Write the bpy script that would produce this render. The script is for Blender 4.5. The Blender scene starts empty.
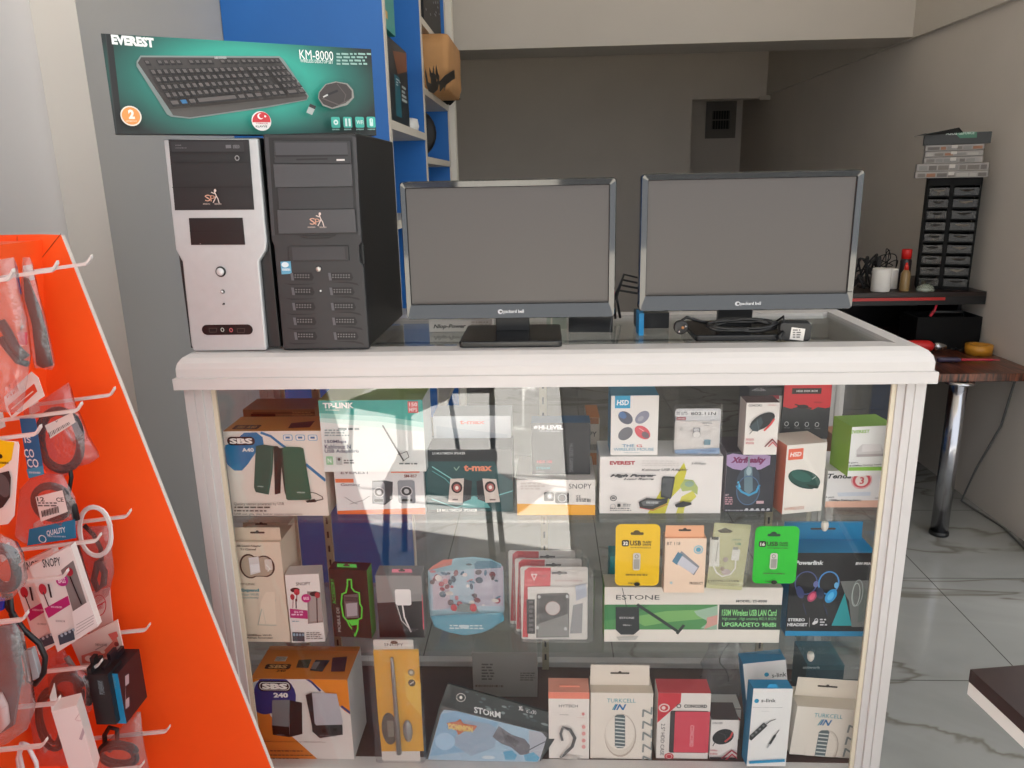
import bpy, math, random
from mathutils import Vector, Matrix, geometry, noise
random.seed(7)
SC = bpy.context.scene
COL = SC.collection
# ------------------------------------------------------------------ camera
F, CAMH, CAMY = 760.0, 1.58, -1.42
yaw, pitch, roll = math.radians(2.72), math.radians(14.9), math.radians(1.2)
fwd = Vector((-math.sin(yaw)*math.cos(pitch), math.cos(yaw)*math.cos(pitch), -math.sin(pitch)))
r0 = Vector((math.cos(yaw), math.sin(yaw), 0)); u0 = r0.cross(fwd)
RI = r0*math.cos(roll) - u0*math.sin(roll); UP = RI.cross(fwd)
CP = Vector((0, CAMY, CAMH))
cam = bpy.data.cameras.new('camera'); camo = bpy.data.objects.new('camera', cam); COL.objects.link(camo)
cam.sensor_width = 36; cam.lens = 36*F/1024; cam.clip_start = .02
camo.matrix_world = Matrix(((RI.x, UP.x, -fwd.x, CP.x), (RI.y, UP.y, -fwd.y, CP.y), (RI.z, UP.z, -fwd.z, CP.z), (0, 0, 0, 1)))
SC.camera = camo
# ------------------------------------------------------------------ light and exposure
w = bpy.data.worlds.new('daylight'); SC.world = w; w.use_nodes = True
bg = w.node_tree.nodes['Background']; bg.inputs[0].default_value = (.93, .96, 1.0, 1); bg.inputs[1].default_value = 1.3
sun = bpy.data.lights.new('sun', 'SUN'); sun.energy = 32; sun.angle = .01; sun.color = (1, .965, .91)
suno = bpy.data.objects.new('sun', sun); COL.objects.link(suno)
suno.rotation_euler = Vector((-.75, -.22, .66)).to_track_quat('Z', 'Y').to_euler()
vs = SC.view_settings
vs.view_transform = 'Standard'; vs.look = 'None'; vs.gamma = 1; vs.exposure = 0.29; vs.use_curve_mapping = False
SC.cycles.max_bounces = 10; SC.cycles.diffuse_bounces = 5; SC.cycles.glossy_bounces = 4
SC.cycles.transparent_max_bounces = 32; SC.cycles.transmission_bounces = 6
SC.cycles.use_denoising = True
SC.cycles.sample_clamp_indirect = 6
# ------------------------------------------------------------------ pixel rays
def ray(px, py): return fwd + RI*((px-512)/F) - UP*((py-384)/F)
def onY(px, py, Y): d = ray(px, py); return CP + d*((Y-CP.y)/d.y)
def onZ(px, py, Z): d = ray(px, py); return CP + d*((Z-CP.z)/d.z)
def onX(px, py, X): d = ray(px, py); return CP + d*((X-CP.x)/d.x)
# ------------------------------------------------------------------ materials
MC = {}
def lin(c): c /= 255.; return c/12.92 if c <= .04045 else ((c+.055)/1.055)**2.4
def rgb(h): h = h.lstrip('#'); return tuple(lin(int(h[i:i+2], 16)) for i in (0, 2, 4))
def M(h, rough=.5, metal=0., var=0., scale=20, spec=.5, trans=0):
    k = (h, rough, metal, var, scale, spec, trans)
    if k in MC: return MC[k]
    m = bpy.data.materials.new('paint_'+h.strip('#')); m.use_nodes = True
    nt = m.node_tree; p = nt.nodes['Principled BSDF']; c = rgb(h)
    p.inputs['Base Color'].default_value = (*c, 1); p.inputs['Roughness'].default_value = rough
    p.inputs['Metallic'].default_value = metal; p.inputs['Specular IOR Level'].default_value = spec
    if var:
        tc = nt.nodes.new('ShaderNodeTexCoord'); n = nt.nodes.new('ShaderNodeTexNoise'); n.inputs['Scale'].default_value = scale
        n.inputs['Detail'].default_value = 5
        r = nt.nodes.new('ShaderNodeMapRange'); r.inputs[1].default_value = .3; r.inputs[2].default_value = .7
        r.inputs[3].default_value = 1-var; r.inputs[4].default_value = 1+var*.5
        mx = nt.nodes.new('ShaderNodeVectorMath'); mx.operation = 'SCALE'; mx.inputs[0].default_value = c
        nt.links.new(tc.outputs['Object'], n.inputs['Vector']); nt.links.new(n.outputs['Fac'], r.inputs[0])
        nt.links.new(r.outputs[0], mx.inputs['Scale']); nt.links.new(mx.outputs[0], p.inputs['Base Color'])
    MC[k] = m; return m
def clearmat(name, tint=(1, 1, 1), haze=0., rough=0., boost=.045, hazecol=(.8, .8, .8), bump=0):
    """thin clear sheet: transparent + Fresnel gloss (+ a little milky haze)"""
    if name in MC: return MC[name]
    m = bpy.data.materials.new(name); m.use_nodes = True; nt = m.node_tree; N = nt.nodes; L = nt.links
    N.remove(N['Principled BSDF']); out = N['Material Output']
    g = N.new('ShaderNodeNewGeometry'); dt = N.new('ShaderNodeVectorMath'); dt.operation = 'DOT_PRODUCT'
    L.new(g.outputs['Normal'], dt.inputs[0]); L.new(g.outputs['Incoming'], dt.inputs[1])
    def mth(op, a, b=None):
        q = N.new('ShaderNodeMath'); q.operation = op
        for i, v in enumerate((a, b)):
            if v is None: continue
            if hasattr(v, 'links'): L.new(v, q.inputs[i])
            else: q.inputs[i].default_value = v
        return q.outputs[0]
    f = mth('ADD', mth('MULTIPLY', mth('POWER', mth('SUBTRACT', 1., mth('ABSOLUTE', dt.outputs['Value'])), 5.), 1-boost), boost)
    tr = N.new('ShaderNodeBsdfTransparent'); tr.inputs[0].default_value = (*tint, 1)
    gl = N.new('ShaderNodeBsdfGlossy'); gl.inputs['Roughness'].default_value = rough
    if bump:
        tc = N.new('ShaderNodeTexCoord'); n = N.new('ShaderNodeTexNoise'); n.inputs['Scale'].default_value = bump; n.inputs['Detail'].default_value = 3
        b = N.new('ShaderNodeBump'); b.inputs['Strength'].default_value = .6; b.inputs['Distance'].default_value = .01
        L.new(tc.outputs['Object'], n.inputs['Vector']); L.new(n.outputs['Fac'], b.inputs['Height']); L.new(b.outputs[0], gl.inputs['Normal'])
    base = tr.outputs[0]
    if haze:
        df = N.new('ShaderNodeBsdfDiffuse'); df.inputs[0].default_value = (*hazecol, 1)
        mx = N.new('ShaderNodeMixShader'); mx.inputs[0].default_value = haze
        L.new(tr.outputs[0], mx.inputs[1]); L.new(df.outputs[0], mx.inputs[2]); base = mx.outputs[0]
    mx = N.new('ShaderNodeMixShader'); L.new(f, mx.inputs[0]); L.new(base, mx.inputs[1]); L.new(gl.outputs[0], mx.inputs[2])
    L.new(mx.outputs[0], out.inputs[0]); MC[name] = m; return m
GLASS = clearmat('pane_glass', (.99, .99, .985))
SHELFG = clearmat('shelf_glass', (.93, .955, .945))
BLISTER = clearmat('blister_plastic', (.95, .95, .95), haze=.05, rough=.05, boost=.07, bump=60)
BAG = clearmat('bag_plastic', (.95, .95, .96), haze=.13, rough=.14, boost=.11, bump=45)
BAGRED = clearmat('bag_plastic_pink', (.96, .78, .78), haze=.13, rough=.14, boost=.11, hazecol=(.75, .5, .5), bump=45)
WHITE = M('#e9e4e0', .35, var=.02, scale=6)
BLACK = M('#131313', .4); CHROME = M('#c9c9cc', .12, 1.); BLKPL = M('#1b1b1d', .35, var=.08, scale=40)
# ------------------------------------------------------------------ mesh builder
class MB:
    def __init__(s): s.v = []; s.f = []; s.m = []; s.mats = []; s.sm = []
    def mi(s, m):
        if m not in s.mats: s.mats.append(m)
        return s.mats.index(m)
    def add(s, vs_, fs, m, smooth=False):
        o = len(s.v); s.v += [tuple(v) for v in vs_]; k = s.mi(m)
        for f in fs: s.f.append([o+i for i in f]); s.m.append(k); s.sm.append(smooth)
        return s
    def box(s, x0, y0, z0, x1, y1, z1, m, mx=None):
        vs_ = [Vector(p) for p in ((x0,y0,z0),(x1,y0,z0),(x1,y1,z0),(x0,y1,z0),(x0,y0,z1),(x1,y0,z1),(x1,y1,z1),(x0,y1,z1))]
        if mx: vs_ = [mx @ v for v in vs_]
        return s.add(vs_, [(0,3,2,1),(4,5,6,7),(0,1,5,4),(1,2,6,5),(2,3,7,6),(3,0,4,7)], m)
    def cbox(s, x0, y0, z0, x1, y1, z1, m, faces):
        vs_ = [(x0,y0,z0),(x1,y0,z0),(x1,y1,z0),(x0,y1,z0),(x0,y0,z1),(x1,y0,z1),(x1,y1,z1),(x0,y1,z1)]
        F_ = dict(bottom=(0,3,2,1), top=(4,5,6,7), front=(0,1,5,4), right=(1,2,6,5), back=(2,3,7,6), left=(3,0,4,7))
        o = len(s.v); s.v += vs_
        for k, f in F_.items(): s.f.append([o+i for i in f]); s.m.append(s.mi(faces.get(k, m))); s.sm.append(False)
        return s
    def rbox(s, x0, y0, z0, x1, y1, z1, r, m, n=4, mx=None, axis='y'):
        """box with corners rounded in the plane square to axis"""
        if axis == 'y': a0, a1, b0, b1, c0, c1 = x0, x1, z0, z1, y0, y1
        elif axis == 'z': a0, a1, b0, b1, c0, c1 = x0, x1, y0, y1, z0, z1
        else: a0, a1, b0, b1, c0, c1 = y0, y1, z0, z1, x0, x1
        pts = rrect(a0, b0, a1, b1, r, n)
        conv = {'y': lambda a, b, c: (a, c, b), 'z': lambda a, b, c: (a, b, c), 'x': lambda a, b, c: (c, a, b)}[axis]
        A = [Vector(conv(a, b, c0)) for a, b in pts]; B = [Vector(conv(a, b, c1)) for a, b in pts]
        if mx: A = [mx@v for v in A]; B = [mx@v for v in B]
        k = len(pts); fs = [list(range(k)), list(range(2*k-1, k-1, -1))] + [[(i+1) % k, i, k+i, k+(i+1) % k] for i in range(k)]
        return s.add(A+B, fs, m)
    def prism(s, pts, thick, m, fr):
        """pts (a,b) in frame fr=(O,u,v,n); extruded by thick along -n"""
        O, u, v, n = fr; k = len(pts)
        A = [O+u*a+v*b for a, b in pts]; B = [p-n*thick for p in A]
        tri = geometry.tessellate_polygon([[Vector((a, b, 0)) for a, b in pts]])
        fs = [list(t) for t in tri] + [[t[2]+k, t[1]+k, t[0]+k] for t in tri] + [[i, k+i, k+(i+1) % k, (i+1) % k] for i in range(k)]
        return s.add(A+B, fs, m)
    def tube(s, pts, r, m, n=8, closed=False, smooth=True):
        pts = [Vector(p) for p in pts]; k = len(pts); rs = r if isinstance(r, (list, tuple)) else [r]*k
        ring = []; prev = None
        for i, p in enumerate(pts):
            a = pts[(i-1) % k] if (i or closed) else p; b = pts[(i+1) % k] if (i < k-1 or closed) else p
            t = (b-a).normalized() if (b-a).length > 1e-9 else Vector((0, 0, 1))
            if prev is None:
                q = Vector((0, 0, 1)) if abs(t.z) < .9 else Vector((1, 0, 0)); e = t.cross(q).normalized()
            else:
                e = prev - t*prev.dot(t); e = e.normalized() if e.length > 1e-6 else t.orthogonal().normalized()
            prev = e; g = t.cross(e)
            ring.append([p+e*math.cos(2*math.pi*j/n)*rs[i]+g*math.sin(2*math.pi*j/n)*rs[i] for j in range(n)])
        vs_ = [q for rr in ring for q in rr]; fs = []
        for i in range(k if closed else k-1):
            i2 = (i+1) % k
            for j in range(n): fs.append([i*n+j, i*n+(j+1) % n, i2*n+(j+1) % n, i2*n+j])
        if not closed: fs += [list(range(n))[::-1], [(k-1)*n+j for j in range(n)]]
        return s.add(vs_, fs, m, smooth)
    def lathe(s, prof, m, n=24, mx=None, smooth=True):
        """prof (r,z) pairs around z"""
        vs_ = []; fs = []
        for r, z in prof: vs_ += [Vector((r*math.cos(2*math.pi*j/n), r*math.sin(2*math.pi*j/n), z)) for j in range(n)]
        for i in range(len(prof)-1):
            for j in range(n): fs.append([i*n+j, i*n+(j+1) % n, (i+1)*n+(j+1) % n, (i+1)*n+j])
        if prof[0][0] > 1e-6: fs.append(list(range(n))[::-1])
        if prof[-1][0] > 1e-6: fs.append([(len(prof)-1)*n+j for j in range(n)])
        if mx: vs_ = [mx@v for v in vs_]
        return s.add(vs_, fs, m, smooth)
    def mesh(s, name):
        me = bpy.data.meshes.new(name); me.from_pydata(s.v, [], s.f)
        for m in s.mats: me.materials.append(m)
        me.polygons.foreach_set('material_index', s.m); me.polygons.foreach_set('use_smooth', s.sm)
        me.update(); return me
def rrect(a0, b0, a1, b1, r, n=4):
    r = min(r, (a1-a0)/2-1e-5, (b1-b0)/2-1e-5); out = []
    for cx, cy, st in ((a1-r, b1-r, 0), (a0+r, b1-r, 90), (a0+r, b0+r, 180), (a1-r, b0+r, 270)):
        for i in range(n+1):
            t = math.radians(st+90*i/n); out.append((cx+r*math.cos(t), cy+r*math.sin(t)))
    return out
def link(name, mb, parent=None, mx=None, bevel=0, seg=2):
    o = bpy.data.objects.new(name, mb.mesh(name)); COL.objects.link(o)
    if mx is not None: o.matrix_world = mx
    if parent is not None: o.parent = parent
    if bevel:
        b = o.modifiers.new('edge', 'BEVEL'); b.width = bevel; b.segments = seg; b.limit_method = 'ANGLE'; b.angle_limit = .6
    return o
def tag(o, label, cat, group=None):
    o['label'] = label; o['category'] = cat
    if group: o['group'] = group
    return o
def thing(name, label, cat, mx=None, group=None):
    o = bpy.data.objects.new(name, None); o.empty_display_size = .05; COL.objects.link(o)
    if mx is not None: o.matrix_world = mx
    return tag(o, label, cat, group)
def struct(name, mb, parent=None, bevel=0):
    o = link(name, mb, parent, bevel=bevel)
    if parent is None: o['kind'] = 'structure'
    return o
def T(x, y, z): return Matrix.Translation((x, y, z))
def frame(o, yaw_=0, tilt=0, roll_=0):
    """placed frame: turned about z (yaw), leaning back (tilt), rolled in its own front plane; degrees"""
    return Matrix.Translation(o) @ Matrix.Rotation(math.radians(yaw_), 4, 'Z') @ Matrix.Rotation(math.radians(-tilt), 4, 'X') @ Matrix.Rotation(math.radians(roll_), 4, 'Y')
# ------------------------------------------------------------------ lettering
TXT = {}
def glyphs(st, bold=0., shear=0., res=2):
    k = (st, bold, shear)
    if k in TXT: return TXT[k]
    c = bpy.data.curves.new('lettering', 'FONT'); c.body = st; c.resolution_u = res; c.offset = bold; c.shear = shear
    c.fill_mode = 'FRONT'
    o = bpy.data.objects.new('lettering', c); me = o.to_mesh()
    vs_ = [(v.co.x, v.co.y) for v in me.vertices]; fs = [list(p.vertices) for p in me.polygons]
    o.to_mesh_clear(); bpy.data.objects.remove(o); bpy.data.curves.remove(c)
    if vs_:
        x0 = min(v[0] for v in vs_); x1 = max(v[0] for v in vs_); y0 = min(v[1] for v in vs_); y1 = max(v[1] for v in vs_)
        vs_ = [((x-x0)/(x1-x0), (y-y0)/(y1-y0)) for x, y in vs_]
    TXT[k] = (vs_, fs); return TXT[k]
def clip(poly, a0, a1, b0, b1):
    def cut(ps, ins, inter):
        out = []
        for i, p in enumerate(ps):
            q = ps[i-1]
            if ins(p):
                if not ins(q): out.append(inter(q, p))
                out.append(p)
            elif ins(q): out.append(inter(q, p))
        return out
    for ax, lim, sg in ((0, a0, 1), (0, a1, -1), (1, b0, 1), (1, b1, -1)):
        def ins(p): return (p[ax]-lim)*sg >= -1e-9
        def inter(q, p):
            t = (lim-q[ax])/(p[ax]-q[ax]); return (q[0]+(p[0]-q[0])*t, q[1]+(p[1]-q[1])*t)
        poly = cut(poly, ins, inter)
        if len(poly) < 3: return []
    return poly
class Face:
    """a printed face: local frame (O,u,v,n), bounds, placed by mx; prints art given in zoomed photo units Z"""
    def __init__(s, mb, mx, O, u, v, n, bnd, Z):
        s.mb = mb; s.mx = mx; s.O = Vector(O); s.u = Vector(u); s.v = Vector(v); s.n = Vector(n); s.b = bnd; s.Z = Z; s.k = 0
        s.Ow = mx @ s.O; R3 = mx.to_3x3(); s.uw = R3@s.u; s.vw = R3@s.v; s.nw = R3@s.n
    def map(s, x, y):
        d = ray(s.Z[0]+x*s.Z[2], s.Z[1]+y*s.Z[2]); t = (s.Ow-CP).dot(s.nw)/d.dot(s.nw); p = CP+d*t-s.Ow
        return (p.dot(s.uw), p.dot(s.vw))
    def poly(s, pts, m):
        pts = clip(pts, *s.b) if s.b else pts
        if len(pts) < 3: return
        s.k += 1; off = s.n*(.00025+.00009*s.k)
        tri = geometry.tessellate_polygon([[Vector((a, b, 0)) for a, b in pts]])
        s.mb.add([s.O+s.u*a+s.v*b+off for a, b in pts], [list(t) for t in tri], m)
    def rect(s, x0, y0, x1, y1):
        xm, ym = (x0+x1)/2, (y0+y1)/2
        return s.map(x0, ym)[0], s.map(xm, y1)[1], s.map(x1, ym)[0], s.map(xm, y0)[1]
    def draw(s, art):
        for op in art:
            c = op[0]
            if c == 'r': a0, b0, a1, b1 = s.rect(*op[1:5]); s.poly([(a0, b0), (a1, b0), (a1, b1), (a0, b1)], PM(op[5]))
            elif c == 'rr': a0, b0, a1, b1 = s.rect(*op[1:5]); s.poly(rrect(a0, b0, a1, b1, op[5]*(a1-a0)/(op[3]-op[1])), PM(op[6]))
            elif c == 'p': s.poly([s.map(*q) for q in op[1]], PM(op[2]))
            elif c == 'e':
                a, b = s.map(op[1], op[2]); ra = s.map(op[1]+op[3], op[2])[0]-a; rb = b-s.map(op[1], op[2]+op[4])[1]
                t = math.radians(op[6]) if len(op) > 6 else 0; q = []
                for i in range(22):
                    x, y = ra*math.cos(i*math.pi/11), rb*math.sin(i*math.pi/11); q.append((a+x*math.cos(t)-y*math.sin(t), b+x*math.sin(t)+y*math.cos(t)))
                s.poly(q, PM(op[5]))
            elif c == 'o':   # ring
                a, b = s.map(op[1], op[2]); ra = s.map(op[1]+op[3], op[2])[0]-a; rb = b-s.map(op[1], op[2]+op[4])[1]; w_ = op[5]*(ra/op[3])
                n = 26; s.k += 1; off = s.n*(.00025+.00009*s.k); vv = []; t0 = math.radians(op[7]) if len(op) > 7 else 0
                for i in range(n):
                    for q in (0, 1):
                        x, y = (ra-w_*q)*math.cos(i*2*math.pi/n), (rb-w_*q)*math.sin(i*2*math.pi/n)
                        vv.append(s.O+s.u*(a+x*math.cos(t0)-y*math.sin(t0))+s.v*(b+x*math.sin(t0)+y*math.cos(t0))+off)
                s.mb.add(vv, [[2*i, 2*((i+1) % n), 2*((i+1) % n)+1, 2*i+1] for i in range(n)], PM(op[6]))
            elif c == 'l':
                q = [s.map(*p) for p in op[1]]; h = abs(s.map(op[1][0][0]+op[2], op[1][0][1])[0]-q[0][0])/2
                for i in range(len(q)-1):
                    dx, dy = q[i+1][0]-q[i][0], q[i+1][1]-q[i][1]; L = math.hypot(dx, dy) or 1; nx, ny = -dy/L*h, dx/L*h
                    ex, ey = dx/L*h*.5, dy/L*h*.5
                    s.poly([(q[i][0]+nx-ex, q[i][1]+ny-ey), (q[i][0]-nx-ex, q[i][1]-ny-ey), (q[i+1][0]-nx+ex, q[i+1][1]-ny+ey), (q[i+1][0]+nx+ex, q[i+1][1]+ny+ey)], PM(op[3]))
            elif c == 't':
                o = op[7] if len(op) > 7 else {}
                vs_, fs = glyphs(op[5], o.get('b', .02), o.get('i', 0))
                if not vs_: continue
                a0, b0, a1, b1 = s.rect(*op[1:5]); rot = o.get('rot', 0); s.k += 1; off = s.n*(.00025+.00009*s.k); out = []
                sl = o.get('sl', 0)
                for x, y in vs_:
                    if rot == 90: x, y = 1-y, x
                    elif rot == -90: x, y = y, 1-x
                    a = a0+(a1-a0)*x; b = b0+(b1-b0)*y + (a-a0)*sl
                    out.append(s.O+s.u*a+s.v*b+off)
                s.mb.add(out, fs, PM(op[6]))
            elif c == 'f':   # rows of fine print too small to read
                x0, y0, x1, y1, n, col_ = op[1:7]; h = (y1-y0)/n
                for i in range(n):
                    x = x0; yy = y0+h*i
                    end = x1-(x1-x0)*random.random()*.25
                    while x < end:
                        w_ = random.uniform(.6, 2.4)*h; e = min(x+w_, end)
                        if e-x > h*.3: s.draw([('r', x, yy, e, yy+h*.55, col_)])
                        x += w_+h*.45
            elif c == 'bar':
                x0, y0, x1, y1, col_ = op[1:6]; x = x0
                while x < x1: w_ = random.uniform(.3, 1)*(x1-x0)/22; s.draw([('r', x, y0, min(x+w_, x1), y1, col_)]); x += w_+random.uniform(.4, 1)*(x1-x0)/22
def PM(c): return c if not isinstance(c, str) else M(c, .42)
def zm(x0, y0, x1, w_): return (x0, y0, (x1-x0)/w_)
Z0 = (0, 0, 1.)
Z1 = zm(200, 370, 420, 1024); Z2 = zm(400, 370, 620, 1024); Z3 = zm(590, 370, 770, 838); Z4 = zm(720, 370, 940, 1024)
Z5 = zm(210, 500, 430, 1024); Z6 = zm(400, 520, 620, 1024); Z7 = zm(580, 510, 800, 1024); Z8 = zm(720, 500, 940, 1024)
Z9 = zm(230, 630, 440, 1024); Z10 = zm(400, 640, 620, 1024); Z11 = zm(540, 640, 760, 1024); Z12 = zm(700, 630, 900, 1024)
ZA = zm(80, 0, 420, 1024); ZT = zm(160, 130, 410, 835); ZM1 = zm(380, 160, 640, 998); ZM2 = zm(620, 150, 880, 951)
ZS1 = zm(0, 220, 200, 549); ZS2 = zm(0, 480, 280, 747); ZW = zm(850, 110, 1024, 495); ZR = zm(680, 60, 1024, 777); ZB = zm(380, 0, 480, 404)
def P(Z, x, y): return (Z[0]+x*Z[2], Z[1]+y*Z[2])
def carton(name, label, cat, Z, zs, L, R, B, Tp, D, col, art=(), yaw_=0, tilt=0, roll_=0, Y=None, faces={}, top=(), left=(), right=(), group=None, flap=None, rough=.45, round_=0, place=True, ymin=.022):
    """a printed box standing at height zs; L,R,B,Tp its front edges in units of Z"""
    (pl, pb), (pr, pt) = P(Z, L, B), P(Z, R, Tp); pm = (pl+pr)/2
    y = onZ(pm, pb, zs).y if Y is None else Y
    y = max(y, ymin)
    xl, xr = onY(pl, pb, y).x, onY(pr, pb, y).x; wd = (xr-xl)/max(.3, math.cos(math.radians(yaw_)))
    th = math.radians(tilt); rl = abs(math.radians(roll_))
    zo = zs+D*math.sin(th)+wd/2*math.sin(rl)+.0004
    mx = frame(((xl+xr)/2, y, zo), yaw_, tilt, roll_)
    mb = MB()
    fr = Face(mb, mx, (0, 0, 0), (1, 0, 0), (0, 0, 1), (0, -1, 0), None, Z)
    h = fr.map((L+R)/2, Tp)[1]
    fc = {k: PM(v) for k, v in faces.items()}; bm_ = M(col, rough, var=.03, scale=14)
    if round_: mb.rbox(-wd/2, 0, 0, wd/2, D, h, round_, bm_, 5)
    else: mb.cbox(-wd/2, 0, 0, wd/2, D, h, bm_, fc)
    fr.b = (-wd/2, wd/2, 0, h) if not round_ else None; fr.draw(art)
    if top: Face(mb, mx, (0, 0, h), (1, 0, 0), (0, 1, 0), (0, 0, 1), (-wd/2, wd/2, 0, D), Z).draw(top)
    if left: Face(mb, mx, (-wd/2, 0, 0), (0, -1, 0), (0, 0, 1), (-1, 0, 0), (-D, 0, 0, h), Z).draw(left)
    if right: Face(mb, mx, (wd/2, 0, 0), (0, 1, 0), (0, 0, 1), (1, 0, 0), (0, D, 0, h), Z).draw(right)
    o = link(name, mb, None, mx); tag(o, label, cat, group); o['_dims'] = (wd, D, h); del o['_dims']
    o_dims[o.name] = (wd, D, h, y)
    if flap:   # hanging tab standing up at the back of the lid, with its slot: (L,R,top,colour,depth fraction)
        fl, frr, ft, fcol, dfr = flap
        b2 = MB(); yb = D*dfr; ff = Face(b2, mx, (0, yb, 0), (1, 0, 0), (0, 0, 1), (0, -1, 0), None, Z)
        a0 = ff.map(fl, ft)[0]; a1 = ff.map(frr, ft)[0]; ht = max(ff.map((fl+frr)/2, ft)[1], h+.008); a0 = max(a0, -wd/2); a1 = min(a1, wd/2)
        b2.add([(a0, yb, h), (a1, yb, h), (a1-.001, yb, ht), (a0+.001, yb, ht), (a0, yb+.0012, h), (a1, yb+.0012, h), (a1-.001, yb+.0012, ht), (a0+.001, yb+.0012, ht)],
               [(0,1,2,3),(7,6,5,4),(3,2,6,7),(1,5,6,2),(0,3,7,4)], M(fcol, rough))
        cm = (a0+a1)/2; hm = h+(ht-h)*.6; ww = (a1-a0)*.16
        s2 = M('#4a4038', .7)
        ff.k = 1; ff.poly(rrect(cm-ww, hm-.0022, cm+ww, hm+.0022, .002), s2); ff.poly([(cm+.004*math.cos(i*.6), hm+.0015+.004*math.sin(i*.6)) for i in range(10)], s2)
        fo = link('hanging_tab', b2, o); 
    return o
o_dims = {}
# ================================================================== the place
def wallmat(name, h, rough=.8, sc=3, var=.03):
    return M(h, rough, var=var, scale=sc)
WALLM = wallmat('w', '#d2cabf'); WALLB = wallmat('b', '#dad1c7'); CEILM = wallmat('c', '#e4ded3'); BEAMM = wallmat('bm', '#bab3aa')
def marble():
    m = bpy.data.materials.new('marble_tiles'); m.use_nodes = True; nt = m.node_tree; N = nt.nodes; L = nt.links; p = N['Principled BSDF']
    tc = N.new('ShaderNodeTexCoord'); mp = N.new('ShaderNodeMapping'); L.new(tc.outputs['Object'], mp.inputs[0])
    mp.inputs['Location'].default_value = (-1.53+.655*4, -1.41+.655*4, 0)
    br = N.new('ShaderNodeTexBrick'); br.offset = 0; br.squash = 1
    br.inputs['Scale'].default_value = 1; br.inputs['Brick Width'].default_value = .655; br.inputs['Row Height'].default_value = .655
    br.inputs['Mortar Size'].default_value = .0022; br.inputs['Mortar Smooth'].default_value = .3
    L.new(mp.outputs[0], br.inputs['Vector'])
    n = N.new('ShaderNodeTexNoise'); n.inputs['Scale'].default_value = 1.3; n.inputs['Detail'].default_value = 8; n.inputs['Distortion'].default_value = 1.2
    L.new(tc.outputs['Object'], n.inputs['Vector'])
    wv = N.new('ShaderNodeTexNoise'); wv.inputs['Scale'].default_value = 1.1; wv.inputs['Detail'].default_value = 5; wv.inputs['Distortion'].default_value = .6
    mp2 = N.new('ShaderNodeMapping'); mp2.inputs['Scale'].default_value = (.7, 1.6, 1); mp2.inputs['Location'].default_value = (3.2, 1.7, 0); L.new(tc.outputs['Object'], mp2.inputs[0]); L.new(mp2.outputs[0], wv.inputs['Vector'])
    cr = N.new('ShaderNodeValToRGB'); e = cr.color_ramp.elements; e[0].position = .44; e[0].color = (1, 1, 1, 1); e[1].position = .52; e[1].color = (1, 1, 1, 1)
    k = e.new(.487); k.color = (.42, .36, .30, 1); k2 = e.new(.470); k2.color = (.95, .94, .93, 1); k3 = e.new(.497); k3.color = (.96, .95, .94, 1)
    L.new(wv.outputs['Fac'], cr.inputs[0])
    c1 = N.new('ShaderNodeValToRGB'); c1.color_ramp.elements[0].color = (*rgb('#8d8d89'), 1); c1.color_ramp.elements[1].color = (*rgb('#a3a39f'), 1)
    c1.color_ramp.elements[0].position = .35; c1.color_ramp.elements[1].position = .65; L.new(n.outputs['Fac'], c1.inputs[0])
    mu = N.new('ShaderNodeMixRGB'); mu.blend_type = 'MULTIPLY'; mu.inputs[0].default_value = .8; L.new(c1.outputs[0], mu.inputs[1]); L.new(cr.outputs[0], mu.inputs[2])
    mx = N.new('ShaderNodeMixRGB'); L.new(br.outputs['Fac'], mx.inputs[0]); L.new(mu.outputs[0], mx.inputs[1]); mx.inputs[2].default_value = (*rgb('#4d4b47'), 1)
    L.new(mx.outputs[0], p.inputs['Base Color']); p.inputs['Roughness'].default_value = .12
    return m
MARBLE = marble()
XL, XR, YB = -1.099, 2.10, 6.22
ZC, ZT_ = 2.69, 4.2
struct('floor', MB().box(-1.35, -1.25, -.05, XR+.1, 8, 0, MARBLE))
struct('pavement', MB().box(-12, -16, -.14, 12, 8, -.051, M('#b5b0a6', .7, var=.1, scale=3)))
struct('reflection_dark_ground', MB().box(.12, -6, -.05, 7, -1.2505, -.012, M('#2b2a29', .7, var=.2, scale=8)))  # unseen dark ground, added to keep the glass reflection dark on the right
struct('pavement_sun_patch', MB().box(-1.45, -4.6, -.05, .10, -1.2505, -.001, M('#ece9e4', .35, var=.05, scale=3)))  # pale colour and edges stand for the sun patch mirrored in the glass
struct('ceiling', MB().box(-1.35, 3.66, ZC, XR+.1, 8, ZC+.1, CEILM))
struct('ceiling_front', MB().box(-1.35, -2.0, ZT_, XR+.1, 3.66, ZT_+.1, CEILM))
struct('wall_right', MB().box(XR, 1.5, 0, XR+.12, 8, ZT_, WALLB))
struct('beam_right', MB().box(XR-.03, 1.5, 2.315, XR-.0005, YB, ZC, WALLM))
struct('beam_front', MB().box(XL, 3.30, 2.320, XR-.0305, 3.66, ZT_, BEAMM))
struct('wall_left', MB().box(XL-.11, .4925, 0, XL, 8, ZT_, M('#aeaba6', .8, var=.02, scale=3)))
xb = 1.385
struct('wall_back', MB().box(XL, YB, 0, xb, YB+.12, ZC, WALLB).box(xb, YB, 2.29, XR, YB+.12, ZC, WALLB).box(xb-.12, YB+.12, 0, xb+.001, 7.22, ZC, WALLB))
struct('wall_alcove', MB().box(xb, 7.22, 0, XR, 7.32, ZC, WALLB))
struct('trim_1', MB().box(XR-.10, YB-.03, 2.27, XR, YB-.0005, 2.305, WALLM))
struct('pillar_front', MB().box(-1.21, .492, 0, XL-.0005, .60, ZT_, M('#d6d2ca', .75, var=.02, scale=2)))
struct('wall_front', MB().box(-1.33, -2.0, 0, -1.21, .61, ZT_, M('#d6d3d2', .75, var=.02, scale=2)))  # lengthened out of view past the shop front to block the sun
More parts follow.
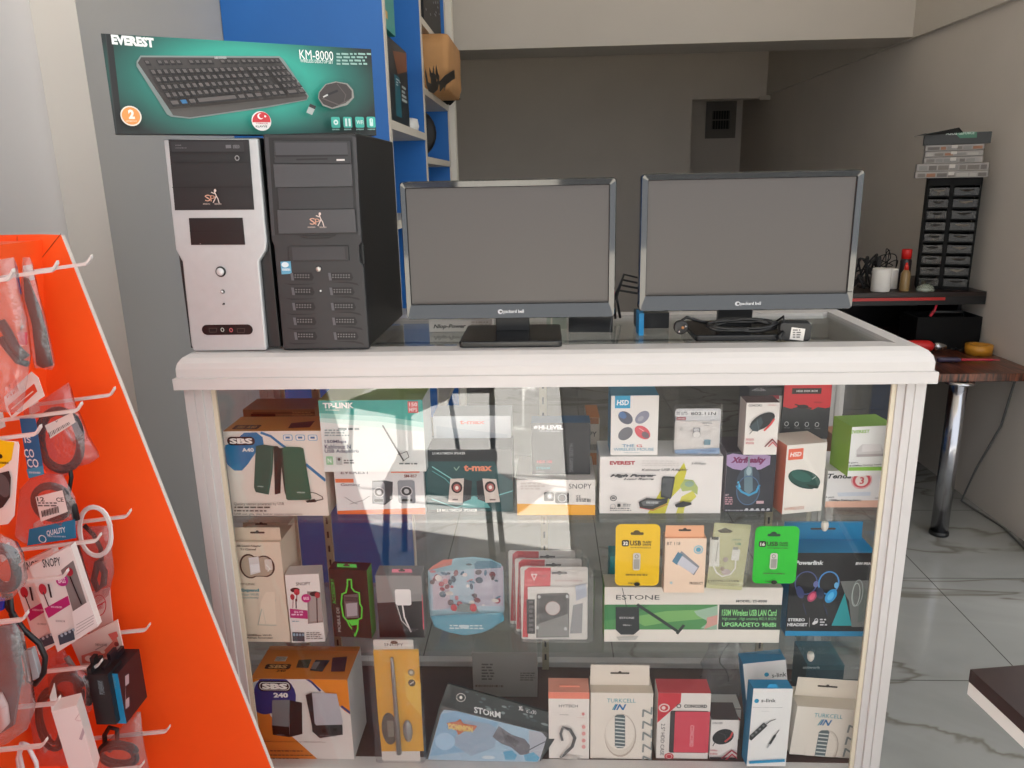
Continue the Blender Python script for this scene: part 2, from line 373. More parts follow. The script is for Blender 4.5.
# the vent at the end of the alcove
vc = onY(720.5, 120, 7.22)
va = thing('air_vent', 'grey square ventilation grille high on the alcove wall', 'vent', T(vc.x, 7.215, vc.z) @ Matrix.Scale(.93, 4))
b = MB()
for x0, z0, x1, z1 in ((-.17, -.2, -.1, .2), (.1, -.2, .17, .2), (-.1, .1, .1, .2), (-.1, -.2, .1, -.1)): b.box(x0, -.02, z0, x1, 0, z1, M('#77716a', .6))
link('frame', b, va)
b = MB().box(-.1, -.004, -.1, .1, 0, .1, M('#15130f', .8)).box(-.1, -.014, -.006, .1, -.006, .006, M('#77716a', .6))
for i in range(7): b.box(-.09+.03*i-.003, -.012, -.1, -.09+.03*i+.003, -.006, .1, M('#57524b', .6))
link('grille', b, va)
# ------------------------------------------------------------------ blue shelving on the left wall
BLUE = M('#2a70bf', .42, var=.05, scale=4); EDGE = M('#cfc8bb', .5)
XS = -.540; Y0, Y1, Y2 = 1.36, 2.19, 3.08
sh = thing('wall_shelving', 'tall blue shelving unit with cream front edges behind the computer towers', 'shelves', T(XL, Y0, 0))
def sp(name, x0, y0, z0, x1, y1, z1, mat_=BLUE, edge=True):
    o = Vector((XL, Y0, 0)); b = MB().box(x0-o.x, y0-o.y, z0, x1-o.x-(.004 if edge else 0), y1-o.y, z1, mat_)
    if edge: b.box(x1-o.x-.004, y0-o.y-.001, z0, x1-o.x, y1-o.y+.001, z1, EDGE)
    return link(name, b, sh)
sp('end_panel', XL+.002, Y0, 0, XS, Y0+.035, 2.80); sp('divider', XL+.002, Y1, 0, XS, Y1+.03, 2.80); sp('end_panel', XL+.002, Y2, 0, XS, Y2+.03, 2.80)
sp('back_panel', XL+.002, Y0+.035, 0, XL+.012, Y2, 2.80, BLUE, False)
for z in (.45, 1.0, 1.45, 1.80): sp('shelf', XL+.012, Y0+.035, z-.03, XS, Y1, z, EDGE)
for z in (.45, .9, 1.35, 1.70, 2.00, 2.295): sp('shelf', XL+.012, Y1+.03, z-.03, XS, Y2, z, EDGE)
struct('trim_2', MB().box(XL, 3.14, 0, XS+.03, 3.22, 3.0, CEILM))
# things on the shelving (fronts face right, into the room)
def shelfbox(name, label, cat, y0, y1, z0, z1, d, col, art=(), xf=-.565, Z=ZB, rough=.4):
    mx = T(xf, y0, z0+.0005); mb = MB().cbox(-d, 0, 0, 0, y1-y0, z1-z0, M(col, rough, var=.03), {})
    Face(mb, mx, (0, 0, 0), (0, 1, 0), (0, 0, 1), (1, 0, 0), (0, y1-y0, 0, z1-z0), Z).draw(art)
    return tag(link(name, mb, None, mx), label, cat)
def yat(px, X): return onX(px, 90, X).y
ya, yb = yat(388.5, -.62), yat(393, -.62)
shelfbox('dark_carton', 'dark blue component carton with teal panel on the upper shelf', 'box', 1.50, 1.92, 1.80, 2.10, .26, '#1c2b33',
         [('r', 62, 310, 84, 470, '#1e6b7d'), ('f', 88, 350, 108, 420, 4, '#b8c8cc'), ('f', 64, 320, 82, 350, 3, '#c8d8dc'), ('p', [(50, 205), (105, 215), (108, 290), (70, 300)], '#7a4a35')])
shelfbox('teal_carton', 'narrow teal carton lying across the top of the dark carton', 'box', 1.42, 1.60, 2.105, 2.38, .22, '#2f8f88',
         [('e', 22, 205, 14, 26, '#d8dcd0'), ('r', 14, 40, 30, 70, '#c8a25a')], xf=-.547)
mb = MB().lathe([(.0, 0), (.05, 0), (.055, .02), (.05, .05), (.03, .055), (0, .056)], M('#dcdcd8', .3), 20)
tag(link('webcam_base', mb, None, T(-.60, 2.04, 1.8005)), 'small round white device beside the dark carton on the shelf', 'device')
# brown paper bag with black drawing
def paperbag():
    mb = MB(); m = M('#b98a5a', .85, var=.08, scale=12); n = 9
    x0, x1, y0, y1, z0, z1 = -.30, 0, 0, .36, 0, .30
    vs_ = []; fs = []
    sec = [(0, .92, .0), (.05, 1, .0), (.12, 1.03, .01), (.19, 1.05, .015), (.235, .98, .02), (.25, .75, .03)]
    for z, s_, o_ in sec:
        ring = rrect(x0*s_+.0, .27-.26*s_, .035+(s_-1)*.04, .27+.26*s_, .03, 3)
        vs_ += [Vector((a+.012*noise.noise(Vector((a*14, b_*14, z*14))), b_+.012*noise.noise(Vector((a*9+4, b_*9, z*12))), z)) for a, b_ in ring]
    k = len(vs_)//len(sec)
    for i in range(len(sec)-1):
        for j in range(k): fs.append([i*k+j, i*k+(j+1) % k, (i+1)*k+(j+1) % k, (i+1)*k+j])
    fs += [list(range(k))[::-1], [(len(sec)-1)*k+j for j in range(k)]]
    mb.add(vs_, fs, m, True)
    mx = T(-.475, 2.31, 2.0005)
    f = Face(mb, mx, (.056, 0, 0), (0, 1, 0), (0, 0, 1), (1, 0, 0), None, ZB); K = '#17120f'
    f.draw([('l', [(188, 330), (195, 350), (215, 360), (232, 345), (238, 320), (228, 300)], 5, K), ('l', [(205, 318), (214, 335), (226, 322), (216, 308), (205, 318)], 5, K),
            ('l', [(200, 290), (206, 310)], 5, K), ('l', [(214, 282), (217, 303)], 5, K), ('l', [(228, 280), (226, 300)], 5, K), ('l', [(183, 300), (188, 325)], 6, K),
            ('l', [(240, 350), (262, 325), (290, 305), (300, 300)], 5, K), ('l', [(262, 325), (258, 345)], 5, K)])
    return tag(link('paper_bag', mb, None, mx), 'crumpled brown paper bag with black drawing sticking out of the shelves', 'bag')
paperbag()
mb = MB(); random.seed(3)
for i in range(9):
    a = Vector((random.uniform(-.1, .02), random.uniform(.0, .2), random.uniform(.0, .012))); e = a+Vector((random.uniform(.0, .07), random.uniform(.02, .12), random.uniform(-.001, .03)))
    mb.tube([a, (a+e)/2+Vector((0, 0, .02)), e], [.012, .014, .003], M('#0e0d0d', .8), 6)
tag(link('black_cloth', mb, None, T(-.515, 2.86, 2.002)), 'ragged black cloth poking out past the brown paper bag', 'cloth')
mb = MB().lathe([(0, -.03), (.11, -.03), (.125, -.01), (.125, .01), (.11, .03), (0, .03)], M('#111012', .6), 28, Matrix.Rotation(math.pi/2, 4, 'X'))
tag(link('black_drum', mb, None, T(-.67, 2.58, 1.826)), 'round black case standing on the lower blue shelf', 'case')
mb = MB().box(-.3, 0, 0, 0, .6, .45, M('#121114', .5))
for i in range(26):
    y, z = random.uniform(.05, .55), random.uniform(.03, .4); mb.box(0, y, z, .002, y+random.uniform(.01, .03), z+.008, M('#8d8f96', .5))
tag(link('black_carton', mb, None, T(-.54, 2.30, 2.2965)), 'black patterned carton on the topmost blue shelf', 'box')
# ------------------------------------------------------------------ the showcase
def showcase():
    t = thing('display_case', 'white framed glass showcase holding boxed computer accessories', 'display case', T(0, 0, 0))
    W = .718; V = .692; g = M('#cdc9c6', .3, var=.02, scale=5); inner = M('#d9cfb8', .5)
    # rim: moulded profile swept round the top
    def rimseg(name, a, b_, inward, wi=.045):   # a->b along the outside, inward unit vector
        a, b_ = Vector(a), Vector(b_); d = (b_-a).normalized(); i = Vector(inward)
        prof = [(-.03, 1.203), (-.03, 1.225), (-.024, 1.226), (-.024, 1.243), (-.021, 1.254), (-.014, 1.263), (-.003, 1.269), (wi, 1.269), (wi, 1.256), (.020, 1.256), (.020, 1.205)]
        vs_ = []
        for end, s_ in ((a, 1), (b_, -1)):
            for o_, z in prof: vs_.append(end + i*o_ + d*o_*s_ + Vector((0, 0, z)))
        k = len(prof); fs = [[j, (j+1) % k, k+(j+1) % k, k+j] for j in range(k)] + [list(range(k))[::-1], [k+j for j in range(k)]]
        return link(name, MB().add(vs_, fs, g), t)
    rimseg('top_rim', (-V, 0, 0), (V, 0, 0), (0, 1, 0)); rimseg('top_rim', (V, .415, 0), (-V, .415, 0), (0, -1, 0))
    rimseg('top_rim', (-V, .415, 0), (-V, 0, 0), (1, 0, 0), .028); rimseg('top_rim', (V, 0, 0), (V, .415, 0), (-1, 0, 0), .028)
    link('top_glass', MB().box(-V+.021, .021, 1.256, V-.021, .394, 1.262, SHELFG), t)
    for sx in (-1, 1):
        for y in (0, .38):
            x0, x1 = sorted((sx*W, sx*(W-.020)))
            b = MB().box(x0, y, .27, x1, y+.035, 1.2025, g)
            xc, xd = sorted((sx*(W-.0215), sx*(W-.036))); b.box(xc, y+.001, .27, xd, y+.034, 1.2025, g).box(min(sx*(W-.02), sx*(W-.0215)), y+.002, .27, max(sx*(W-.02), sx*(W-.0215)), y+.033, 1.2025, g)
            xa, xb_ = sorted((sx*(W-.036), sx*(W-.051)))
            b.box(xa, y+.006, .27, xb_, y+.018, 1.2025, g); xa, xb_ = sorted((sx*(W-.051), sx*(W-.060)))
            b.box(xa, y+.009, .27, xb_, y+.015, 1.2, inner)
            link('corner_post', b, t, bevel=.002)
    link('front_rail', MB().box(-W+.020, -.004, .262, W-.020, .045, .2998, g), t, bevel=.002)
    link('rear_rail', MB().box(-W+.035, .385, .27, W-.035, .41, .315, g), t, bevel=.002); link('rear_rail', MB().box(-W+.035, .385, 1.17, W-.035, .41, 1.2025, g), t, bevel=.002)
    link('floor_panel', MB().box(-W+.005, .0455, .27, W-.005, .385, .2995, M('#4a2b22', .45, var=.15, scale=10)), t)
    b = MB().box(-W, 0, .02, W, .415, .262, g); link('plinth', b, t, bevel=.003)
    for z in (.600, .905): link('glass_shelf', MB().box(-W+.022, .022, z-.006, W-.022, .372, z, SHELFG), t)
    link('front_glass', MB().box(-W+.06, .008, .300, W-.06, .013, 1.2025, GLASS), t)
    for sx in (-1, 1): link('side_glass', MB().box(sx*(W-.012)-.0025, .035, .27, sx*(W-.012)+.0025, .38, 1.2025, GLASS), t)
    link('rear_glass', MB().box(-W+.06, .395, .315, W-.06, .400, 1.17, GLASS), t)
    SL = M('#b9ad90', .5)
    for x in (onY(545, 600, .38).x, onY(331, 560, .38).x, onY(768, 520, .38).x):
        b = MB().box(x-.009, .374, .30, x+.009, .3845, 1.205, SL)
        for i in range(22): b.box(x-.0025, .3735, .33+.04*i, x+.0025, .3739, .348+.04*i, M('#39342b', .7))
        link('slotted_upright', b, t)
    for z in (.594, .899):
        for px in ((826, 513) if z > .7 else (812, 641),):
            x = onY(px[0], px[1], .03).x
            mx = T(x, .030, z-.0112)
            link('shelf_support', MB().lathe([(0, -.011), (.004, -.010), (.007, -.004), (.0075, .004), (.006, .010), (0, .011)], M('#d6d0c6', .15), 14, mx), t)
    return t
showcase()
# ================================================================== goods in the showcase
S1, S2, S3, TOPZ = .905, .600, .2998, 1.269
WB = '#e6ddd2'; WW = '#ece9e6'; INK = '#2a2a2c'; GREY = '#8b8b8b'
def top_of(o): d = o_dims[o.name]; return o.matrix_world.translation.z + d[1+0] if False else o.matrix_world.translation.z + d[2] + .0006
# ---------- upper shelf
a40 = carton('speaker_box', 'cream and orange speaker box marked A40 at the left of the upper shelf', 'box', Z1, S1, 155, 600, 679, 284, .10, WB,
 faces=dict(top='#d6964a', right='#d9cfc0'), yaw_=0, art=[
 ('p', [(205, 292), (262, 290), (292, 312), (297, 345), (262, 380), (222, 440), (195, 468), (160, 468), (128, 440), (112, 395), (118, 350), (160, 335), (190, 305)], '#1577a8'),
 ('l', [(285, 292), (330, 308), (370, 340), (395, 358)], 12, '#1577a8'), ('l', [(495, 440), (582, 512)], 14, '#1577a8'),
 ('rr', 127, 310, 256, 350, 20, '#111111'), ('t', 138, 317, 245, 343, 'SBS', '#f2efe8', dict(b=.05)), ('t', 196, 362, 251, 381, 'A40', '#f2efe8', dict(b=.03)),
 *[q for i in range(3) for q in (('rr', 387+58*i, 300, 432+58*i, 328, 8, '#7faccb'), ('rr', 391+58*i, 303, 428+58*i, 325, 6, '#e9e4dd'), ('r', 399+58*i, 309, 419+58*i, 318, '#2c6fa0'))],
 ('l', [(500, 565), (540, 572), (570, 588), (574, 600), (545, 606), (520, 606)], 3.5, '#1c2b26'), ('p', [(492, 606), (535, 598), (545, 612), (500, 616)], '#20332c'),
 ('p', [(345, 352), (362, 352), (384, 372), (376, 572), (350, 578)], '#182f2b'), ('p', [(262, 352), (300, 345), (346, 352), (340, 470), (322, 578), (262, 566), (253, 545)], '#1f5a50'),
 ('l', [(335, 360), (332, 470), (318, 570)], 2.5, '#2d7467'), ('bar', 270, 536, 298, 542, '#cfd8d2'),
 ('p', [(372, 362), (392, 358), (408, 598), (396, 560)], '#173a34'), ('p', [(388, 362), (402, 354), (470, 356), (484, 362), (522, 592), (515, 600), (415, 602), (404, 596)], '#21614f'), ('bar', 455, 562, 492, 569, '#cfd8d2'),
 ('t', 163, 611, 396, 627, 'Quality stereo powered by USB', '#4a4a44', dict(b=.0)), ('f', 166, 630, 372, 642, 1, '#4a4a44'), ('f', 166, 646, 340, 657, 1, '#4a4a44'), ('t', 168, 658, 482, 672, 'USB not gita, also better stereo experience', '#3a3a36', dict(b=0))],
 top=[('p', [(170, 235), (330, 230), (300, 262), (150, 272)], '#d79a4a'), ('rr', 158, 257, 278, 276, 9, '#1b1511'), ('t', 172, 260, 262, 273, 'SBS A40', '#c8a060', {}), ('p', [(425, 248), (535, 238), (510, 268), (410, 272)], '#4a2a20')])
carton('speaker_carton', 'brown speaker carton behind the cream and orange A40 box', 'box', Z1, S1, 232, 560, 470, 183, .09, '#8a6b4a', Y=.20, art=[('r', 245, 195, 545, 204, '#6b4f33'), ('rr', 236, 203, 352, 218, 7, '#2a1c14'), ('f', 430, 195, 530, 225, 4, '#b08b5f')])
spk = carton('speaker_box', 'grey and orange box with two silver cube speakers, under the turquoise adapter box', 'box', Z1, S1, 640, 1050, 672, 462, .12, '#d9d8d8', faces=dict(top='#c4c4c4'), art=[
 ('p', [(640, 655), (1060, 640), (1060, 680), (640, 682)], '#e2713c'), ('r', 888, 455, 1022, 478, '#dd6c3d'), ('r', 630, 506, 715, 524, '#dd7448'), ('t', 655, 466, 790, 484, 'EVEREST', '#6b6b70', {}), ('t', 655, 527, 745, 543, 'Gaming', '#6b6b70', {}), ('t', 950, 486, 1010, 500, 'SM-857', '#8a4a3a', {}),
 ('p', [(802, 515), (855, 512), (898, 520), (896, 600), (862, 627), (803, 620)], '#3c3f44'), ('rr', 803, 520, 862, 622, 12, '#888b92'), ('e', 834, 568, 25, 23, '#2c2d30'), ('o', 834, 568, 25, 23, 4, '#c8c8cc'), ('e', 834, 568, 11, 11, '#b5b5ba'), ('rr', 812, 600, 852, 612, 4, '#222222'),
 ('rr', 922, 512, 1002, 620, 12, '#888b92'), ('e', 962, 563, 28, 24, '#2c2d30'), ('o', 962, 563, 28, 24, 4, '#c8c8cc'), ('e', 962, 563, 12, 11, '#b5b5ba'), ('rr', 940, 598, 988, 610, 4, '#222222'),
 ('l', [(675, 590), (720, 618), (735, 622)], 3, '#8a8a8a'), ('l', [(700, 622), (760, 605), (790, 585)], 3, '#8a8a8a')])
carton('adapter_box', 'turquoise and white wireless adapter box in shrink wrap on the silver speaker box', 'box', Z1, top_of(spk), 578, 1052, 458, 140, .10, '#dfe3e0', Y=.035, faces=dict(top='#b9cf86'), art=[
 ('p', [(540, 135), (1070, 135), (1070, 250), (850, 218), (540, 205)], '#3fa69b'), ('p', [(540, 200), (850, 215), (1070, 248), (1070, 272), (840, 240), (540, 222)], '#8fcabf'), ('p', [(540, 222), (840, 240), (1070, 272), (1070, 290), (540, 240)], '#c0dcd4'),
 ('t', 572, 152, 716, 178, 'TP-LINK', '#f4f6f4', dict(b=.045)), ('bar', 585, 183, 650, 188, '#dff0ec'), ('r', 968, 145, 1016, 198, '#d86a6a'), ('t', 974, 150, 1012, 168, '150', '#f6e0e0', {}), ('t', 974, 174, 1012, 192, 'MPS', '#f6e0e0', {}),
 ('f', 645, 268, 770, 285, 1, '#5d6c6c'), ('f', 582, 275, 700, 310, 3, '#8fa3a3'), ('t', 583, 322, 684, 341, '150Mbps', '#2f4a66', {}), ('t', 583, 344, 704, 363, 'Kablosuz N', '#2f4a66', {}), ('t', 583, 366, 740, 386, 'USB Adaptörü', '#2f4a66', {}),
 ('rr', 590, 398, 622, 438, 4, '#8dc49a'), ('t', 597, 408, 614, 428, 'N', '#eef6ee', {}), ('rr', 636, 400, 664, 438, 4, '#b7bcba'), ('e', 650, 412, 7, 7, '#3a3f40'), ('f', 672, 414, 730, 436, 2, '#5a6363'), ('l', [(853, 255), (903, 340), (950, 418)], 7, '#2b3330'), ('l', [(922, 390), (965, 375), (975, 400), (945, 420)], 3, '#47504d'), ('f', 930, 428, 1040, 440, 1, '#555f5f')])
tmx = [('p', [(115, 425), (440, 425), (460, 480), (535, 520), (535, 662), (115, 650)], '#1d4a4d'), ('l', [(150, 450), (230, 500), (330, 560)], 5, '#7fc4c4'), ('l', [(150, 470), (210, 505), (300, 600)], 3, '#58a5a8'), ('l', [(150, 600), (260, 640), (400, 600), (530, 560)], 5, '#6ab3b5'), ('p', [(300, 600), (345, 585), (400, 610), (420, 640), (290, 640)], '#5fa8a8'),
 ('t', 297, 440, 428, 470, 't-max', '#e08a6c', dict(b=.04)), ('l', [(252, 452), (262, 466), (276, 448)], 4, '#8fb0a0'),
 ('t', 150, 381, 304, 392, '2.0 MULTIMEDIA SPEAKER', '#d8dcdc', {}), ('t', 172, 645, 360, 658, '2.0 MULTIMEDIA SPEAKER', '#e8e8e4', {}),
 ('p', [(296, 505), (336, 515), (330, 600), (290, 615)], '#23262c'), ('p', [(235, 505), (298, 503), (292, 616), (225, 612)], '#cfc3bb'), ('e', 265, 545, 26, 27, '#2c1a1c'), ('e', 265, 547, 17, 18, '#a85a58'), ('e', 265, 547, 8, 9, '#e6dcd6'), ('r', 245, 598, 270, 605, '#6b5550'),
 ('p', [(386, 508), (356, 516), (362, 600), (396, 612)], '#23262c'), ('p', [(384, 503), (448, 506), (466, 612), (398, 616)], '#cfc3bb'), ('e', 420, 542, 25, 26, '#2c1a1c'), ('e', 421, 544, 17, 18, '#a85a58'), ('e', 421, 544, 8, 9, '#e6dcd6'), ('r', 418, 598, 445, 605, '#6b5550')]
tm = carton('speaker_box', 'dark teal speaker box showing a pair of white speakers with red cones', 'box', Z2, S1, 125, 528, 660, 368, .085, '#262b2e', art=tmx)
carton('speaker_box', 'pale speaker box with small orange lettering, stacked above the dark teal one', 'box', Z2, top_of(tm), 165, 520, 450, 214, .08, '#c9cdd2', Y=.13, art=[('t', 278, 234, 395, 252, 't-max', '#dd7a6a', dict(b=.04)), ('bar', 395, 380, 495, 392, '#8b9296'), ('p', [(170, 260), (500, 300), (500, 380), (170, 350)], '#b9c0c8')])  # washed-out colours carry the glass reflection that veils this box
sn = carton('speaker_box', 'low white speaker box with yellow band below the black carton', 'box', Z2, S1, 546, 908, 676, 512, .14, '#e4dfda', faces=dict(top='#d5cec8', left='#e0a040'), art=[
 ('p', [(540, 622), (912, 628), (912, 690), (540, 690)], '#eca72e'), ('t', 786, 529, 892, 552, 'SNOPY', '#3a3b40', dict(b=.0)), ('f', 562, 525, 680, 560, 3, '#cfc6bf'), ('f', 820, 597, 884, 614, 2, '#44484c'), ('t', 820, 580, 840, 592, 'C E', '#66686c', {}), ('bar', 872, 596, 888, 612, '#333333'),
 ('rr', 670, 565, 716, 606, 7, '#222226'), ('e', 697, 584, 13, 14, '#9a9a9e'), ('e', 697, 584, 7, 8, '#e4e4e4'), ('rr', 722, 567, 786, 616, 8, '#26262a'), ('o', 755, 592, 21, 20, 4, '#96969a'), ('e', 755, 592, 10, 10, '#3c2428')])
carton('headset_box', 'black carton with white lettering and blue-edged lid standing on the white speaker box', 'box', Z2, top_of(sn), 614, 885, 500, 246, .05, '#26272b', Y=.075, faces=dict(top='#2c5c86'), art=[
 ('t', 622, 259, 642, 274, '#', '#e9e9ec', dict(b=.05)), ('t', 645, 257, 760, 277, 'HI-LEVEL', '#e9e9ec', dict(b=.05)), ('bar', 648, 281, 744, 287, '#a0a0a4'), ('t', 638, 419, 708, 432, 'HD3 100', '#c8404a', {}), ('t', 634, 449, 698, 461, 'STEAM', '#2f8890', {}), ('bar', 634, 469, 672, 474, '#9a9a9a'), ('rr', 630, 482, 664, 498, 4, '#e2e2e2'), ('rr', 670, 484, 694, 498, 4, '#d6d6d6'), ('t', 788, 340, 806, 470, 'HI-LEVEL GAMING', '#85858a', dict(rot=-90, b=0)), ('r', 762, 250, 764, 500, '#3c3d42')])
carton('speaker_box', 'upright white and orange box peeking out behind the black carton', 'box', Z2, S1, 868, 925, 640, 222, .10, '#cfc6bb', Y=.20, faces=dict(top='#b56a26'), art=[('t', 880, 286, 916, 310, 'PY', '#3a3b40', {}), ('bar', 884, 345, 918, 372, '#444444'), ('r', 860, 385, 930, 440, '#c0722a'), ('r', 872, 215, 925, 250, '#9a5a28')])
ev = carton('adapter_box', 'wide white long-range adapter box with yellow-green splash', 'box', Z3, S1, 44, 606, 668, 403, .10, '#e7e2df', faces=dict(top='#d9d6d4'), art=[
 ('p', [(268, 668), (330, 560), (392, 500), (438, 430), (450, 470), (430, 540), (372, 600), (350, 668)], '#c9c23c'), ('p', [(400, 668), (425, 590), (480, 560), (495, 590), (440, 640), (435, 668)], '#d3cd5c'), ('p', [(418, 540), (440, 508), (480, 512), (502, 545), (500, 580), (470, 560), (430, 565)], '#a9b872'), ('e', 462, 530, 22, 14, '#8fa892'),
 ('t', 92, 423, 210, 441, 'EVEREST', '#b04850', dict(b=.05)), ('f', 242, 420, 440, 450, 3, '#d8d3d0'), ('t', 470, 428, 538, 441, '54Mbps', '#55585c', dict(i=.2, b=0)), ('t', 240, 456, 456, 471, 'Kablosuz USB Adaptör', '#3d3f44', dict(i=.25, b=.01)),
 ('t', 92, 482, 308, 499, 'High Power', '#3d3f44', dict(i=.4, b=.06)), ('t', 155, 500, 296, 512, 'Long Range', '#55585c', dict(i=.4, b=.03)),
 ('p', [(333, 500), (341, 492), (392, 494), (394, 502), (378, 590), (372, 598), (328, 588)], '#3d4044'), ('p', [(339, 500), (386, 502), (372, 590), (332, 580)], '#4e5256'), ('p', [(225, 612), (262, 592), (330, 598), (362, 590), (358, 615), (290, 646), (232, 640)], '#2c2e31'), ('p', [(238, 612), (268, 600), (334, 606), (290, 630), (245, 628)], '#606468'), ('bar', 262, 608, 316, 618, '#d8d8d8'), ('l', [(230, 636), (290, 648), (356, 620)], 4, '#b04848'),
 ('p', [(392, 622), (430, 606), (470, 612), (470, 622), (430, 634), (398, 634)], '#303236'), ('o', 108, 592, 16, 13, 4, '#55585c'), ('r', 100, 588, 116, 595, '#55585c'), ('o', 105, 630, 13, 12, 2, '#8a8c90'), ('rr', 126, 617, 141, 632, 3, '#303236'), ('f', 152, 618, 196, 632, 2, '#77797c'), ('f', 92, 636, 196, 652, 2, '#77797c')])
carton('wireless_mouse_box', 'white mouse box with blue top and four crossed mice on the adapter box', 'box', Z3, top_of(ev), 95, 313, 400, 119, .07, '#ece8e4', Y=.06, faces=dict(top='#2f87ad', left='#2f87ad'), art=[
 ('r', 116, 119, 188, 178, '#2aa1cd'), ('t', 124, 139, 181, 164, 'HSD', '#f2f6f8', dict(b=.03, i=.15)), ('e', 165, 222, 38, 26, '#5c5f6e', -40), ('e', 152, 210, 20, 14, '#5878a8', -40), ('e', 243, 220, 38, 24, '#8d8ea0', 42), ('e', 236, 226, 16, 10, '#a9a9b6', 42), ('e', 165, 296, 38, 26, '#73737a', 42), ('e', 244, 290, 42, 26, '#d65a64', -40), ('e', 258, 302, 20, 13, '#7b6a72', -40), ('l', [(228, 270), (250, 284)], 3, '#f0c0c0'),
 ('t', 150, 345, 206, 358, 'THE', '#2a86b0', dict(b=.0)), ('t', 216, 345, 242, 358, 'G', '#d65a64', dict(b=.0)), ('t', 110, 362, 296, 375, 'WIRELESS MOUSE', '#5a9ab8', dict(b=.0)), ('bar', 158, 381, 232, 385, '#a0b0b8')])
# network stick in clear blister
def cardpack(name, label, cat, Z, zs, L, R, B, Tp, col, art, Y, D=.012, r=6, yaw_=0, roll_=0, tilt=0, blister=None, hang=None, group=None, z=None, matter=BLISTER):
    """flat card with rounded corners and (as a part) its clear blister; blister=(x0,y0,x1,y1,depth)"""
    (pl, pb), (pr, pt) = P(Z, L, B), P(Z, R, Tp)
    base = onY((pl+pr)/2, pb, Y); xl, xr = onY(pl, pb, Y).x, onY(pr, pb, Y).x; wd = (xr-xl)/math.cos(math.radians(yaw_))
    zz = base.z if zs is None else zs+.0006+wd/2*abs(math.sin(math.radians(roll_)))
    mx = frame((base.x, Y, zz), yaw_, tilt, roll_); mb = MB()
    fr = Face(mb, mx, (0, 0, 0), (1, 0, 0), (0, 0, 1), (0, -1, 0), None, Z); h = fr.map((L+R)/2, Tp)[1]
    rr = r*Z[2]*.0018; mb.rbox(-wd/2, 0, 0, wd/2, .0012, h, rr, M(col, .4, var=.02), 5)
    fr.draw(art); o = tag(link(name, mb, None, mx), label, cat, group); o_dims[o.name] = (wd, .002, h, Y)
    if blister:
        x0, y0, x1, y1, dd = blister; a0, b0, a1, b1 = fr.rect(x0, y0, x1, y1)
        if zs is not None: b0 = max(b0, .0006)
        m2 = MB(); outer = rrect(a0, b0, a1, b1, .006, 4); k = len(outer); inn = rrect(a0+.004, b0+.004, a1-.004, b1-.004, .006, 4)
        m2.add([(a, -.004, b) for a, b in outer]+[(a, -.004-dd, b) for a, b in inn], [[i, (i+1) % k, k+(i+1) % k, k+i] for i in range(k)]+[list(range(k, 2*k))], matter)
        link('blister', m2, o)
    return o
cardpack('network_adapter_pack', 'clear blister of a tiny white network stick on the adapter box', 'blister pack', Z3, top_of(ev), 392, 600, 388, 180, '#dcdce0', [
 ('r', 396, 190, 596, 214, '#e9e9ea'), ('t', 470, 195, 586, 210, '802.11N', '#45464c', dict(b=.02)), ('f', 402, 194, 462, 210, 2, '#8a8c94'), ('r', 402, 218, 446, 233, '#b05860'), ('bar', 406, 222, 440, 229, '#f0dede'), ('r', 392, 236, 600, 368, '#e2dcd8'), ('bar', 522, 242, 566, 248, '#5a5f68'), ('bar', 530, 252, 552, 256, '#5a5f68'),
 ('rr', 477, 264, 510, 295, 4, '#8e8f95'), ('rr', 482, 268, 505, 284, 3, '#cfd0d4'), ('e', 494, 299, 20, 16, '#ece8e4'), ('o', 494, 296, 19, 18, 2, '#90888a'), ('r', 528, 320, 558, 344, '#6a98aa'), ('e', 424, 270, 9, 8, '#c9c4c0'), ('p', [(392, 368), (600, 358), (600, 384), (392, 384)], '#7f9fc8'), ('bar', 515, 366, 582, 374, '#46608a')], Y=.07, blister=(385, 155, 612, 390, .018), r=12)
xm = carton('gaming_mouse_box', 'black and violet gaming mouse box with a glowing blue mouse', 'box', Z4, S1, 18, 244, 661, 384, .10, '#2c2e38', faces=dict(top='#3a2d3c', left='#9a8f98'), art=[
 ('p', [(20, 400), (60, 388), (130, 398), (200, 390), (235, 400), (232, 440), (190, 462), (120, 470), (60, 460), (25, 440)], '#a88fb8'), ('t', 50, 404, 214, 440, 'Xtrfrealty', '#7d2d5e', dict(b=.06, i=.3)),
 ('p', [(95, 470), (125, 450), (165, 452), (182, 480), (186, 540), (176, 600), (150, 628), (112, 628), (85, 600), (74, 545), (80, 500)], '#3a4654'), ('p', [(112, 470), (128, 445), (150, 450), (152, 560), (132, 580), (112, 560)], '#66808c'), ('l', [(78, 540), (100, 566), (134, 582), (168, 566), (182, 536)], 10, '#3d9ac8'), ('l', [(84, 520), (92, 545)], 8, '#56b8e0'), ('o', 130, 560, 55, 68, 4, '#4a6a90'), ('l', [(134, 405), (134, 470)], 9, '#8a96a0'), ('e', 134, 470, 12, 20, '#9ab0b8'),
 ('t', 22, 576, 40, 586, 'X7', '#d8c0c8', {}), ('f', 22, 590, 66, 628, 4, '#c89aa4'), ('r', 168, 607, 202, 620, '#c9a8b0'), ('f', 24, 648, 230, 656, 1, '#a8a8b0'), *[('e', 122+25*i, 646, 8, 6, '#c0c0c8') for i in range(5)]])
